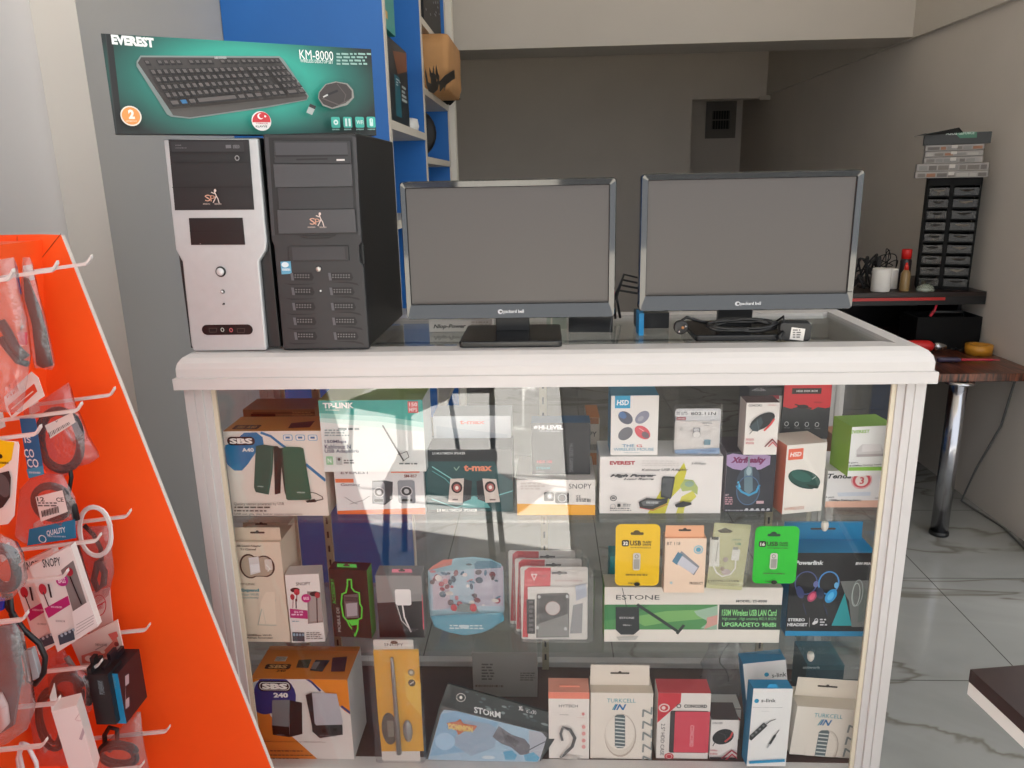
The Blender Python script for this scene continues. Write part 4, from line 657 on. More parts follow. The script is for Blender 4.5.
# gaming mouse mat bag, leaning
def matpack():
    Y = .035; base = onY(*P(Z10, 390, 560), Y); mx = frame((base.x, Y, S3+.0025), 0, 12); mb = MB()
    f = Face(mb, mx, (0, 0, 0), (1, 0, 0), (0, 0, 1), (0, -1, 0), None, Z10); fr_ = (Vector((0, 0, 0)), Vector((1, 0, 0)), Vector((0, 0, 1)), Vector((0, -1, 0)))
    cl = lambda p: (lambda ab: (ab[0], max(ab[1], 0)))(f.map(*p))
    mb.prism([cl(p) for p in ((222, 202), (755, 352), (740, 430), (655, 578), (118, 560), (180, 320))], .006, M('#23292b', .4), fr_)
    bl = [('p', [(205, 325), (260, 330), (660, 430), (682, 455), (640, 572), (130, 556), (190, 345)], '#9ec0d8')]
    bl += [('p', [(190, 345), (260, 330), (460, 385), (400, 470), (300, 520), (140, 540)], '#7fb0d4'), ('p', [(300, 370), (420, 390), (460, 420), (440, 500), (330, 540), (240, 480)], '#8fa8c0'), ('p', [(600, 420), (660, 430), (682, 455), (650, 560), (600, 560)], '#b0b4c0'),
      ('p', [(460, 400), (520, 440), (580, 460), (605, 490), (600, 530), (560, 535), (520, 500), (470, 480), (430, 450)], '#5c5a66'), ('p', [(470, 415), (500, 440), (555, 470), (540, 500), (490, 470)], '#3a3640'), ('l', [(585, 520), (630, 495), (680, 470)], 5, '#4a4c58'),
      ('p', [(480, 520), (520, 512), (545, 535), (535, 556), (490, 556)], '#3fa0c8'), ('p', [(575, 535), (620, 520), (650, 545), (640, 565), (585, 562)], '#3fa0c8'), ('e', 412, 545, 30, 8, '#d0e0e8'), ('e', 210, 470, 46, 40, '#a4cdea'),
      ('p', [(218, 385), (262, 378), (280, 366), (296, 388), (360, 398), (345, 420), (300, 424), (272, 440), (262, 420), (228, 404)], '#c8642c'), ('t', 226, 386, 338, 414, 'DOMINION', '#f0d060', dict(b=.05, sl=-.14)),
      ('p', [(228, 205), (750, 352), (738, 428), (205, 285)], '#2a3335'), ('o', 284, 266, 22, 20, 3, '#c8c8c4'), ('e', 284, 266, 7, 8, '#e0e0dc'), ('t', 345, 308, 468, 338, 'STORM', '#d8dcdc', dict(b=.03, sl=-.2)), ('t', 552, 306, 574, 326, 'XL', '#e4e4e4', dict(b=.03)), ('t', 588, 318, 634, 336, '80x30', '#e4e4e4', dict(b=0, sl=-.2))]
    rn = random.Random(2)
    for i in range(26):
        t = rn.random(); x = 240+t*480; y = 222+t*140+rn.uniform(-8, 55); bl.append(('e', x, y, rn.uniform(4, 20), rn.uniform(2, 7), rn.choice(['#4a5a5c', '#5c6c6c', '#39464a', '#7a8888']), -15))
    f.draw(bl); o = tag(link('mouse_mat_pack', mb, None, mx), 'dark bag with an icy blue gaming mouse mat, slumped on the case floor', 'bag')
    m2 = MB(); q = [f.map(*p) for p in ((196, 300), (690, 425), (655, 575), (125, 556))]; q = [(a, max(b, .001)) for a, b in q]
    n = 9; vs_ = []
    for j in range(n):
        for i in range(n):
            u, v = i/(n-1), j/(n-1); a = (q[0][0]*(1-u)+q[1][0]*u)*(1-v)+(q[3][0]*(1-u)+q[2][0]*u)*v; b = (q[0][1]*(1-u)+q[1][1]*u)*(1-v)+(q[3][1]*(1-u)+q[2][1]*u)*v
            vs_.append((a, -.004-.004*noise.noise(Vector((a*40, b*40, 0)))-.004, b))
    m2.add(vs_, [[j*n+i, j*n+i+1, (j+1)*n+i+1, (j+1)*n+i] for j in range(n-1) for i in range(n-1)], BLISTER, True); link('clear_sleeve', m2, o)
matpack()
o = carton('earphone_box', 'small white and coral box picturing a grey neckband', 'box', Z11, S3, 42, 228, 552, 243, .05, '#e8e1da', faces=dict(top='#e89c86'), art=[
 ('r', 36, 240, 240, 273, '#e88872'), ('t', 88, 300, 176, 313, 'HYTECH', '#4c4a4c', dict(b=0)), ('bar', 92, 345, 134, 348, '#8c8c8c'), ('bar', 172, 357, 212, 360, '#d0b0a8'), ('e', 201, 340, 7, 7, '#d88a88'), *[('e', 203, y, 9, 9, '#e0a09c') for y in (400, 431, 463, 492)],
 ('l', [(105, 402), (140, 412), (162, 450), (150, 490), (118, 520), (98, 540)], 15, '#5d5b5c'), ('l', [(105, 402), (135, 420), (150, 452), (140, 485), (112, 515), (98, 538)], 3, '#d8d4d0'), ('l', [(104, 405), (96, 430), (104, 460)], 12, '#6e6c6c'), ('p', [(90, 545), (130, 528), (190, 538), (170, 548)], '#c4bcb6')])
mb = MB(); f = Face(mb, o.matrix_world, (0, .02, 0), (1, 0, 0), (0, 0, 1), (0, -1, 0), None, Z11); hh = o_dims[o.name][2]
q = [f.map(*p) for p in ((88, 240), (94, 226), (115, 220), (155, 221), (178, 228), (184, 241))]; mb.tube([(a, .02, max(b, hh+.001)) for a, b in q], .0024, M('#e88f76', .4), 8); link('carry_loop', mb, o)
def turk(label, L, R, B, Tp, Z, roll_, flap, sx, ox, oy, D, yaw_=0):
    X = lambda x: ox+(x-232)*sx; Yy = lambda y: oy+(y-245)*sx*1.02
    sh_ = lambda x, y: (X(x)+(-(y-245)*.19*sx if roll_ else 0), Yy(y))
    pp = lambda pts, c: ('p', [sh_(*p) for p in pts], c)
    art = [('t', *sh_(312, 272), sh_(445, 290)[0], sh_(445, 290)[1], 'TURKCELL', '#3a9aa8', dict(b=.0)), ('t', sh_(342, 297)[0], sh_(342, 297)[1], sh_(402, 324)[0], sh_(402, 324)[1], 'IN', '#2f6fa8', dict(b=.03, i=.35)), ('l', [sh_(338, 322), sh_(352, 298)], 5*sx, '#3a9aa8')]
    cxy = sh_(374, 440); rr_ = (72*sx, 98*sx); ang = -10 if roll_ else 0
    art += [('e', cxy[0], cxy[1], rr_[0]+2, rr_[1]+2, '#b8aa9c', ang), ('e', cxy[0]-2, cxy[1]-4, rr_[0]-1, rr_[1]-3, '#d9cfc3', ang), ('e', cxy[0]-2, cxy[1]-14, rr_[0]*.93, rr_[1]*.82, '#e6ddd2', ang)]
    art += [pp([(348, 352), (358, 344), (388, 344), (396, 352), (396, 488), (386, 497), (360, 497), (348, 488)], '#5b686c')]
    for i in range(9): art.append(pp([(350, 356+16*i), (394, 350+16*i+10), (394, 350+16*i+15), (350, 361+16*i)], '#d8dcd8'))
    for i, (y0, y1) in enumerate(((310, 352), (362, 405), (412, 458), (466, 512), (520, 560))):
        x0 = 478; art += [('l', [sh_(x0, y1), sh_(x0+3, y0+12), sh_(518, y1-12), sh_(520, y0)], 9*sx, '#8e9290')]
    art += [('t', *sh_(244, 537), sh_(302, 546)[0], sh_(302, 546)[1], 'BLUETOOTH', '#7a7268', {})]
    return carton('speaker_box', label, 'box', Z, S3, L, R, B, Tp, D, '#e6ddd2', roll_=roll_, yaw_=yaw_, faces=dict(top='#c9bba9'), flap=flap, art=art)
turk('upright cream box with a white oval speaker, left of the red drive case box', 234, 518, 553, 246, Z11, 0, (230, 512, 116, '#e0d5c8', .45), 1, 232, 245, .06)
turk('tilted cream box with a white oval speaker at the right end of the case floor', 455, 792, 657, 398, Z12, 4, (498, 822, 252, '#e6dacb', .55), 1.13, 500, 398, .07)
carton('hard_drive_box', 'white and crimson hard disk case box on the case floor', 'box', Z11, S3, 540, 780, 552, 247, .05, '#e3dcd6', faces=dict(top='#c8434c', right='#cfc8c4'), art=[
 ('p', [(535, 245), (658, 247), (655, 290), (540, 390), (535, 388)], '#c83440'), ('r', 655, 290, 800, 325, '#e3dcd6'), ('e', 578, 315, 26, 20, '#e6c8c4'), ('e', 578, 315, 19, 14, '#c83440'), ('e', 575, 315, 9, 8, '#e8d4d0'), ('t', 670, 299, 778, 315, 'CONCORD', '#2f2c2e', dict(b=.05)), ('o', 646, 306, 11, 10, 4, '#2f2c2e'), ('t', 561, 388, 580, 535, '2.5" HDD CASE', '#4a4846', dict(rot=-90, b=.0)),
 ('rr', 603, 328, 782, 524, 10, '#3f3a3c'), ('rr', 625, 332, 790, 522, 4, '#cf4658'), ('t', 697, 395, 716, 495, 'CONCORD', '#e6a8ae', dict(rot=-90, b=.02)), ('e', 600, 540, 22, 16, '#c83440'), ('o', 600, 540, 15, 11, 3, '#e8c0bc')])
carton('optical_mouse_box', 'small white and black mouse box between the crimson box and the blue-edged hub box', 'box', Z11, S3, 788, 915, 552, 372, .06, '#e4deda', faces=dict(top='#4a3a3c'), art=[
 ('t', 802, 382, 850, 391, 'CONCORD', '#55555a', {}), ('e', 852, 450, 52, 34, '#232427', 28), ('l', [(862, 472), (886, 452), (896, 430)], 9, '#c84a4a'), ('l', [(832, 430), (860, 440), (868, 470)], 2, '#55585c'), ('l', [(812, 478), (804, 492)], 4, '#232427'), ('bar', 790, 508, 824, 515, '#c05058'), ('bar', 790, 522, 824, 529, '#c05058'), ('r', 780, 540, 930, 556, '#2a1c20'), ('l', [(845, 545), (890, 508), (930, 535)], 8, '#8a2034'), ('l', [(862, 552), (892, 526), (925, 552)], 6, '#c04050')])
carton('optical_mouse_box', 'dark-topped mouse box with red chevrons behind the small mouse box', 'box', Z11, S3, 800, 925, 490, 318, .05, '#d0cac6', Y=.115, art=[('r', 780, 300, 940, 322, '#1e1a1c'), ('l', [(822, 372), (880, 318), (930, 372)], 10, '#a83040'), ('l', [(845, 372), (882, 338), (912, 372)], 7, '#7a2030'), ('bar', 830, 303, 870, 309, '#a0a0a0')])
hub = [('e', 258-30, 0, 1, 1, '#1b86b8')]
def slink(label, L, R, B, Tp, Y, tilt, yaw_, roll_, low, D=.04):
    def q(u, v): return (low[0]+u*low[2]+v*low[4], low[1]+u*low[5]+v*low[3])
    art = [('e', *q(.36, .17), 12, 11, '#2a96bc'), ('t', *q(.47, .145), *q(.80, .20), 's-link', '#26282a', dict(b=.01)), ('t', *q(.2, .245), *q(.94, .275), '4 PORT USB 2.0 HUB', '#5a5c5e', dict(b=0)), ('bar', *q(.45, .3), *q(.62, .31), '#9a9c9e'),
     ('l', [q(.15, .64), q(.5, .48)], 27, '#2b2d30'), *[('e', *q(.2+.09*i, .605-.04*i), 7, 6, '#77797c') for i in range(4)], ('l', [q(.5, .48), q(.64, .43), q(.76, .41)], 4, '#2b2d30'), ('l', [q(.58, .73), q(.72, .62)], 12, '#2b2d30'), ('l', [q(.72, .62), q(.82, .55)], 4, '#2b2d30'), ('l', [q(.52, .77), q(.58, .73)], 9, '#b8babc'), ('p', [q(.08, .93), q(.90, .93), q(.90, .965), q(.08, .965)], '#1f8fbe')]
    return carton('usb_hub_box', label, 'box', Z12, S3, L, R, B, Tp, D, '#ebe9e7', Y=Y, tilt=tilt, yaw_=yaw_, roll_=roll_, faces=dict(left='#1d7fae', top='#2089b8'), art=art, flap=None)
o = slink('white and blue USB hub box at the front, leaning slightly', 236, 440, 698, 300, .0255, 4, 4, 2.5, (205, 300, 222, 395, 28, -12), .035)
mb = MB(); hh = o_dims[o.name][2]; mb.add([(-.013, .004, hh), (.013, .004, hh), (.008, .004, hh+.008), (-.008, .004, hh+.008), (-.013, .0055, hh), (.013, .0055, hh), (.008, .0055, hh+.008), (-.008, .0055, hh+.008)], [(0,1,2,3),(7,6,5,4),(3,2,6,7),(1,5,6,2),(0,3,7,4)], M('#2a9ed0', .4)); link('hanging_tab', mb, o)
slink('second white and blue USB hub box, behind and left of the tilted cream box', 250, 465, 560, 160, .125, 3, 0, -7, (265, 160, 232, 400, -45, 0), .045)
carton('teal_carton', 'dark teal carton at the back behind the tilted cream box', 'box', Z12, S3, 515, 700, 560, 178, .10, '#2b5560', Y=.24, art=[('t', 526, 184, 615, 198, 'antwork', '#b8c8cc', dict(b=.02)), ('r', 515, 205, 840, 260, '#20414c')])
carton('white_carton', 'pale carton with small print lying at the back of the case floor', 'box', Z10, S3, 345, 640, 330, 62, .10, '#a39d96', Y=.26, art=[('f', 380, 110, 440, 190, 6, '#6c665f'), ('f', 560, 150, 630, 190, 4, '#6c665f'), ('bar', 350, 205, 480, 215, '#6a4a36')])
# crumpled bag of wires at the back
mb = MB(); c = onZ(*P(Z11, 930, 420), S3); n = 12; vs_ = []
for j in range(7):
    z = .03*j; r = (.055, .06, .058, .05, .042, .03, .02)[j]
    for i in range(n): a = i/n*math.tau; k = 1+.35*noise.noise(Vector((math.cos(a)*2, math.sin(a)*2, z*25))); vs_.append((r*k*math.cos(a), r*.7*k*math.sin(a), z+.0005))
mb.add(vs_, [[j*n+i, j*n+(i+1) % n, (j+1)*n+(i+1) % n, (j+1)*n+i] for j in range(6) for i in range(n)]+[list(range(n))[::-1]], BAG, True)
wb = tag(link('cable_bag', mb, None, T(c.x-.005, .30, S3)), 'crumpled clear bag with black wire loops at the back of the case floor', 'bag')
mb = MB(); pts = [(.02*math.cos(a*.7)*(.5+.1*a), -.012+.01*math.sin(a), .03+.015*a) for a in range(10)]; mb.tube(pts, .0016, BLACK, 6); link('wire', mb, wb)
# ================================================================== on top of the showcase
XF = (Vector((0, 0, 0)), Vector((1, 0, 0)), Vector((0, 0, 1)), Vector((0, -1, 0)))
def facef(mb, mx, y, Z, b=None): return Face(mb, mx, (0, y, 0), (1, 0, 0), (0, 0, 1), (0, -1, 0), b, Z)
def emblem(x, y, s=1.):
    return [('t', x-26*s, y-8*s, x-8*s, y+14*s, 'S', '#d8a890', dict(b=.0)), ('t', x-8*s, y-6*s, x+8*s, y+14*s, 'P', '#c8957c', dict(b=0)),
            ('e', x+8*s, y-22*s, 4*s, 5*s, '#d8c8c0'), ('l', [(x+6*s, y-18*s), (x+12*s, y-4*s), (x+6*s, y+10*s), (x+2*s, y+18*s)], 3*s, '#d8c8c0'), ('l', [(x+12*s, y-4*s), (x+18*s, y+6*s), (x+22*s, y+20*s)], 3*s, '#d8c8c0'), ('l', [(x+6*s, y-12*s), (x-4*s, y-16*s)], 3*s, '#d8c8c0'),
            ('bar', x-32*s, y+20*s, x-6*s, y+25*s, '#b8a8a0'), ('bar', x+8*s, y+20*s, x+32*s, y+25*s, '#b8a8a0')]
# silver fronted tower
def tower_silver():
    x0, x1, y0, y1 = -.7075, -.5225, .026, .37; z0 = TOPZ+.0005
    c = Vector(((x0+x1)/2, y0, z0)); mx = T(*c); hw = (x1-x0)/2; h = .402
    t = thing('computer_tower', 'computer tower with a brushed silver front and round power button', 'computer', mx)
    link('case', MB().box(-hw+.002, .002, .004, hw-.002, y1-y0, h-.003, M('#202021', .4, var=.05)), t, bevel=.002)
    # bulged silver face: wide above, narrow below
    sil = M('#c0c3c4', .36, .25, var=.03, scale=60); b = MB(); f = facef(b, mx, -.012, ZT)
    ol = [f.map(*p) for p in ((10, 30), (22, 22), (325, 28), (330, 50), (356, 375), (352, 405), (330, 440), (356, 735), (345, 744), (112, 742), (104, 720), (74, 440), (52, 400))]
    ol = [(max(-hw+.001, min(hw-.001, a)), max(.002, min(h-.003, bb))) for a, bb in ol]
    b.prism(ol, .014, sil, (Vector((0, -.012, 0)), XF[1], XF[2], XF[3]))
    link('front_panel', b, t, bevel=.003, seg=3)
    fb = MB(); f = facef(fb, mx, -.0135, ZT)
    dk = '#1c1c1e'
    q = [f.map(*p) for p in ((28, 32), (296, 32), (314, 266), (50, 268))]
    fb.prism(q, .002, M(dk, .35), (Vector((0, -.0135, 0)), XF[1], XF[2], XF[3]))
    f.draw([('p', [(36, 40), (278, 40), (282, 72), (40, 72)], '#2b2b2e'), ('bar', 52, 49, 72, 53, '#77777a'), ('bar', 52, 58, 92, 62, '#66666a'), ('r', 222, 50, 240, 61, '#6a6a6e'), ('bar', 246, 50, 270, 62, '#7a7a7e'),
            ('l', [(40, 76), (284, 76)], 2.5, '#0a0a0a'), ('l', [(46, 108), (300, 108)], 2.5, '#0a0a0a'), ('o', 261, 94, 8, 9, 3, '#8a8a8c'), ('l', [(46, 192), (306, 190)], 2.5, '#0a0a0a'), *emblem(180, 224, 1.0)])
    link('drive_bays', fb, t)
    lb = MB(); f = facef(lb, mx, -.0135, ZT); q = [f.map(*p) for p in ((96, 294), (275, 293), (284, 383), (104, 384))]; lb.prism(q, .002, M('#151517', .3), (Vector((0, -.0135, 0)), XF[1], XF[2], XF[3]))
    f.draw([('l', [(100, 338), (280, 337)], 2, '#050505'), ('e', 135, 380, 2, 2, '#888888')]); link('lower_bays', lb, t)
    def knob(px, py, r, name, m_):
        a, bb = f.map(px, py); b = MB(); R_ = Matrix.Rotation(math.pi/2, 4, 'X')
        b.lathe([(r*1.05, 0), (r*1.12, .002), (r*.86, .0042)], M('#151517', .3), 28, T(a, -.012, bb) @ R_); b.lathe([(r*.82, 0), (r*.82, .005), (r*.7, .006), (0, .0062)], m_, 28, T(a, -.012, bb) @ R_)
        link(name, b, t)
    knob(203, 473, .0088*1.02, 'power_button', M('#d4d4d4', .3, .3)); knob(209, 540, .0036, 'reset_button', M('#d8d8d8', .2, .6)); knob(213, 581, .0018, 'status_light', M('#555555', .3))
    pb = MB(); f = facef(pb, mx, -.0128, ZT); a0, b0, a1, b1 = f.rect(140, 650, 310, 684); pb.add([(a, -.0128, c_) for a, c_ in rrect(a0, b0, a1, b1, (b1-b0)/2, 6)], [list(range(28))], M('#121012', .3))
    f.draw([('p', [(164, 662), (190, 662), (188, 674), (166, 674)], '#050505'), ('l', [(164, 662), (190, 662), (188, 675), (166, 675), (164, 662)], 1.5, '#55504e'), ('o', 209, 667, 6, 7, 2.5, '#b8c8c0'), ('o', 238, 668, 6, 7, 2.5, '#c86a70'), ('l', [(258, 663), (284, 663), (282, 676), (260, 676), (258, 663)], 1.5, '#55504e')])
    link('port_strip', pb, t)
    return t
tower_silver()
def tower_black():
    x0, x1, y0, y1 = -.5195, -.3445, .026, .38; z0 = TOPZ+.0005
    mx = T((x0+x1)/2, y0, z0); hw = (x1-x0)/2; h = .406; bk = M('#29292b', .42, var=.06, scale=50); d2 = '#38383b'
    t = thing('computer_tower', 'black computer tower with open drive bays and ten small mesh vents', 'computer', mx)
    b = MB().box(-hw+.001, .002, .004, hw-.001, y1-y0, h-.002, M('#191919', .45, var=.06)); link('case', b, t, bevel=.003)
    b = MB(); f = facef(b, mx, -.012, ZT); cl = lambda p: (max(-hw, min(hw, p[0])), max(.002, min(h, p[1])))
    ol = [cl(f.map(*p)) for p in ((345, 22), (352, 14), (655, 14), (662, 22), (680, 375), (664, 388), (668, 440), (690, 455), (708, 735), (412, 738), (380, 385), (372, 370))]
    b.prism(ol, .014, bk, (Vector((0, -.012, 0)), XF[1], XF[2], XF[3]))
    f.draw([('p', [(350, 22), (362, 24), (384, 352), (374, 352)], '#3a3a3d'), ('p', [(643, 24), (655, 22), (670, 350), (662, 352)], '#3a3a3d'), ('p', [(364, 26), (642, 26), (662, 348), (384, 350)], '#161617')])
    link('front_panel', b, t, bevel=.002)
    def plate(name, pts, dep, c, art=()):
        bb = MB(); yy = -.012-dep; ff = facef(bb, mx, yy, ZT); bb.prism([ff.map(*p) for p in pts], dep-.0004, M(c, .4, var=.05), (Vector((0, yy, 0)), XF[1], XF[2], XF[3])); ff.draw(art); return link(name, bb, t, bevel=.0008)
    plate('disc_drive', ((378, 36), (636, 36), (640, 112), (382, 112)), .004, '#2e2e31', [('p', [(384, 42), (624, 42), (628, 82), (388, 86)], '#414145'), ('p', [(384, 84), (628, 82), (628, 88), (388, 91)], '#121214'), ('r', 455, 95, 560, 100, '#0c0c0d'), ('r', 590, 97, 617, 103, '#d8d4d0')])
    plate('bay_cover', ((378, 114), (640, 114), (644, 188), (384, 192)), .004, '#444447')
    plate('bay_cover', ((392, 194), (644, 190), (648, 262), (398, 266)), .0015, '#2c2c2f')
    plate('bay_cover', ((390, 268), (650, 264), (656, 342), (396, 346)), .005, '#434346', emblem(526, 302, 1.0))
    plate('handle_lip', ((462, 354), (590, 350), (560, 362), (480, 362)), .002, '#1a1a1b')
    plate('floppy_bay', ((426, 388), (628, 386), (632, 436), (430, 438)), .003, '#202022', [('p', [(440, 392), (616, 390), (620, 432), (444, 434)], '#333336')])
    b = MB(); R_ = Matrix.Rotation(math.pi/2, 4, 'X'); a, c_ = f.map(531, 464); b.lathe([(.0050, 0), (.0050, .0045), (.0035, .006), (0, .0062)], M('#c8c4bc', .2, .5), 20, T(a, -.012, c_) @ R_); link('power_button', b, t)
    b = MB(); a, c_ = f.map(537, 537); b.lathe([(.0018, 0), (.0018, .002), (0, .0025)], M('#e0e0e0', .3), 12, T(a, -.012, c_) @ R_); link('status_light', b, t)
    plate('sticker', ((402, 440), (436, 438), (440, 480), (406, 482)), .0006, '#5aa0c0', [('e', 418, 450, 12, 9, '#d8e4e8'), ('bar', 408, 462, 436, 470, '#e0ecf0')])
    for i in range(5):
        y = 489+49*i+(2 if i > 1 else 0); xl = 436+i*3; xr = 562+i*4.5
        for xx, w_ in ((xl, 78), (xr, 84)):
            bb = MB(); yy = -.0125; ff = facef(bb, mx, yy, ZT); q = [(xx, y-12), (xx+w_-8, y-13), (xx+w_, y+4), (xx+w_-6, y+14), (xx+10, y+13)]
            ff.draw([('p', q, '#08080a')]+[('e', xx+16+9*j, y-5+8*k, 2.6, 2.3, '#6a6a6c') for j in range(int((w_-20)/9)) for k in range(2)]+[('p', [(xx, y-12), (xx+9, y-12), (xx+13, y+13), (xx+4, y+13)], '#55555a')])
            link('mesh_vent', bb, t)
        bb = MB(); ff = facef(bb, mx, -.0125, ZT); y2 = y+27
        ff.draw([('p', [(xl-22, y2-4), (xl+2, y2+2), (xl+60, y2), (xl+88, y2-5), (xl+60, y2-2), (xl, y2-2)], '#0a0a0b'), ('p', [(xr+6, y2-8), (xr+70, y2-4), (xr+104, y2+4), (xr+96, y2-4), (xr+66, y2-10)], '#0a0a0b')]); link('groove', bb, t)
    return t
tower_black()
# keyboard box: stands across the towers, turned
def keyboard_box():
    z = TOPZ+.4065+.001; a = onZ(115.5, 133.5, z); b_ = onZ(376.5, 135.5, z); d = (b_-a); yw = math.atan2(d.y, d.x); wd = d.length
    mx = Matrix.Translation((a+b_)/2) @ Matrix.Rotation(yw, 4, 'Z'); mb = MB(); f = Face(mb, mx, (0, 0, 0), (1, 0, 0), (0, 0, 1), (0, -1, 0), None, ZA); h = f.map(482, 125)[1]; D = .045
    grad = bpy.data.materials.new('teal_print'); grad.use_nodes = True; nt = grad.node_tree; N = nt.nodes; L = nt.links   # printed teal halo on black
    tc = N.new('ShaderNodeTexCoord'); mp = N.new('ShaderNodeMapping'); L.new(tc.outputs['Object'], mp.inputs[0]); cx = f.map(500, 245)
    mp.inputs['Scale'].default_value = (1/.26, 0, 1/.125); mp.inputs['Location'].default_value = (-(cx[0]+.0)/.26, 0, -cx[1]/.125)
    ln = N.new('ShaderNodeVectorMath'); ln.operation = 'LENGTH'; L.new(mp.outputs[0], ln.inputs[0]); r = N.new('ShaderNodeValToRGB'); L.new(ln.outputs['Value'], r.inputs[0])
    e = r.color_ramp.elements; e[0].position = .45; e[0].color = (*rgb('#2aa08e'), 1); e[1].position = 1.0; e[1].color = (*rgb('#101c1b'), 1); m2 = e.new(.72); m2.color = (*rgb('#1a6a60'), 1)
    L.new(r.outputs[0], N['Principled BSDF'].inputs['Base Color']); N['Principled BSDF'].inputs['Roughness'].default_value = .38
    mb.cbox(-wd/2, 0, 0, wd/2, D, h, M('#141818', .4, var=.04), dict(front=grad)); f.b = (-wd/2, wd/2, 0, h)
    art = [('p', [(75, 98), (96, 98), (130, 402), (108, 402)], '#0f1212'), ('p', [(75, 98), (78, 98), (112, 402), (108, 402)], '#2a3030'),
      ('t', 95, 107, 222, 137, 'EVEREST', '#e9efed', dict(b=.06, sl=-.03)), ('t', 661, 152, 762, 180, 'KM-8000', '#eef4f2', dict(b=.0)), ('t', 663, 180, 762, 190, 'WIRELESS DESKTOP SET', '#cfe0dc', {}), ('f', 772, 160, 880, 200, 4, '#8fb4ac')]
    P4 = [(172, 172), (592, 172), (688, 292), (272, 338)]   # keyboard key plane corners TL TR BR BL
    def kb(u, v): return tuple((P4[0][i]*(1-u)+P4[1][i]*u)*(1-v)+(P4[3][i]*(1-u)+P4[2][i]*u)*v for i in (0, 1))
    art += [('p', [(182, 168), (600, 170), (612, 180), (688, 290), (682, 302), (560, 325), (330, 358), (275, 352), (262, 345), (170, 200), (170, 186)], '#7d8a88'), ('p', [(184, 173), (598, 175), (684, 290), (680, 297), (558, 319), (330, 352), (280, 346), (174, 190)], '#3f3a38'), ('p', [(270, 330), (684, 290), (682, 300), (558, 321), (330, 354), (280, 348)], '#54504d'), ('bar', 405, 171, 440, 178, '#c8cccb')]
    for r_ in range(6):
        v0 = .06+.145*r_+(.03 if r_ else 0); v1 = v0+(.10 if r_ == 0 else .115)
        cols = []
        if r_ == 5: cols = [(.03, .09), (.10, .15), (.16, .21), (.22, .50), (.51, .56), (.57, .62), (.63, .68), (.70, .74), (.75, .79), (.80, .84), (.86, .93), (.94, .98)]
        else:
            n = 15; cols = [(.03+.045*i, .03+.045*i+.036) for i in range(n)]+[(.72+.042*i, .72+.042*i+.034) for i in range(2 if r_ in (3,) else 3)]+[(.86+.034*i, .86+.034*i+.028) for i in range(4)]
            if r_ == 0: cols = [c for i, c in enumerate(cols) if i not in (1, 6, 11)]
        for (a_, b2) in cols:
            art.append(('p', [kb(a_, v1), kb(b2, v1), kb(b2, v0), kb(a_, v0)], '#1f1d1d')); art.append(('p', [kb(a_+.006, v1-.035), kb(b2-.006, v1-.035), kb(b2-.004, v0+.01), kb(a_+.006, v0+.01)], '#2c6a9a' if (r_ == 5 and abs(a_-.10) < .001) else '#5a5452'))
    art += [('p', [(710, 282), (730, 258), (760, 250), (795, 256), (812, 275), (815, 298), (795, 320), (750, 332), (722, 322), (708, 300)], '#8a8a84'), ('p', [(712, 284), (732, 260), (762, 253), (792, 259), (808, 278), (808, 298), (790, 314), (750, 328), (724, 318), (711, 300)], '#3a3331'), ('l', [(735, 290), (765, 278)], 6, '#1c1a1a'), ('l', [(720, 300), (770, 320), (800, 305)], 3, '#5a524e'), ('l', [(724, 296), (736, 290)], 4, '#c8c8c4'), ('l', [(765, 258), (790, 290), (785, 312)], 2, '#57504c'),
      ('p', [(684, 316), (702, 324), (690, 350), (673, 342)], '#a8b0ae'), ('p', [(684, 316), (702, 324), (698, 333), (680, 325)], '#2a2a2a'),
      ('e', 153, 353, 31, 30, '#e8e0d4'), ('e', 153, 353, 27, 26, '#e59a50'), ('t', 145, 334, 163, 362, '2', '#f4efe6', dict(b=.06)), ('bar', 138, 366, 170, 371, '#f0d8b8'),
      ('e', 539, 368, 29, 29, '#e6e4e2'), ('p', [(539+27*math.cos(math.radians(a_)), 368-27*math.sin(math.radians(a_))) for a_ in range(-8, 189, 14)], '#c83038'), ('e', 536, 354, 9, 9, '#f0e8e8'), ('e', 539, 353, 7, 7, '#c83038'), ('e', 550, 354, 3, 3, '#f0e8e8'), ('t', 522, 372, 558, 378, 'TÜRKÇE', '#c05058', {}), ('t', 522, 381, 556, 387, 'KLAVYE', '#5a5a5a', {})]
    for i, x in enumerate((746, 781, 816, 849)):
        art += [('rr', x, 356, x+26, 388, 4, '#3fb0a0'), ('bar', x+3, 391, x+24, 395, '#9ac8c0')]
        art += [[('e', x+13, 372, 7, 8, '#cfe8e4'), ('e', x+13, 372, 3, 3, '#3fb0a0')], [('r', x+5, 361, x+11, 384, '#cfe8e4'), ('r', x+15, 361, x+21, 384, '#cfe8e4')], [('t', x+3, 366, x+23, 378, 'WiFi', '#cfe8e4', {})], [('rr', x+8, 361, x+18, 384, 3, '#cfe8e4'), ('l', [(x+13, 364), (x+13, 372)], 1.5, '#3fb0a0')]][i]
    f.draw(art)
    tag(link('keyboard_box', mb, None, mx), 'long black and teal keyboard and mouse box lying across both towers', 'box')
keyboard_box()
SCREEN = M('#47413e', .30, spec=.6); BEZ = M('#2a2d2f', .05, spec=1.0)
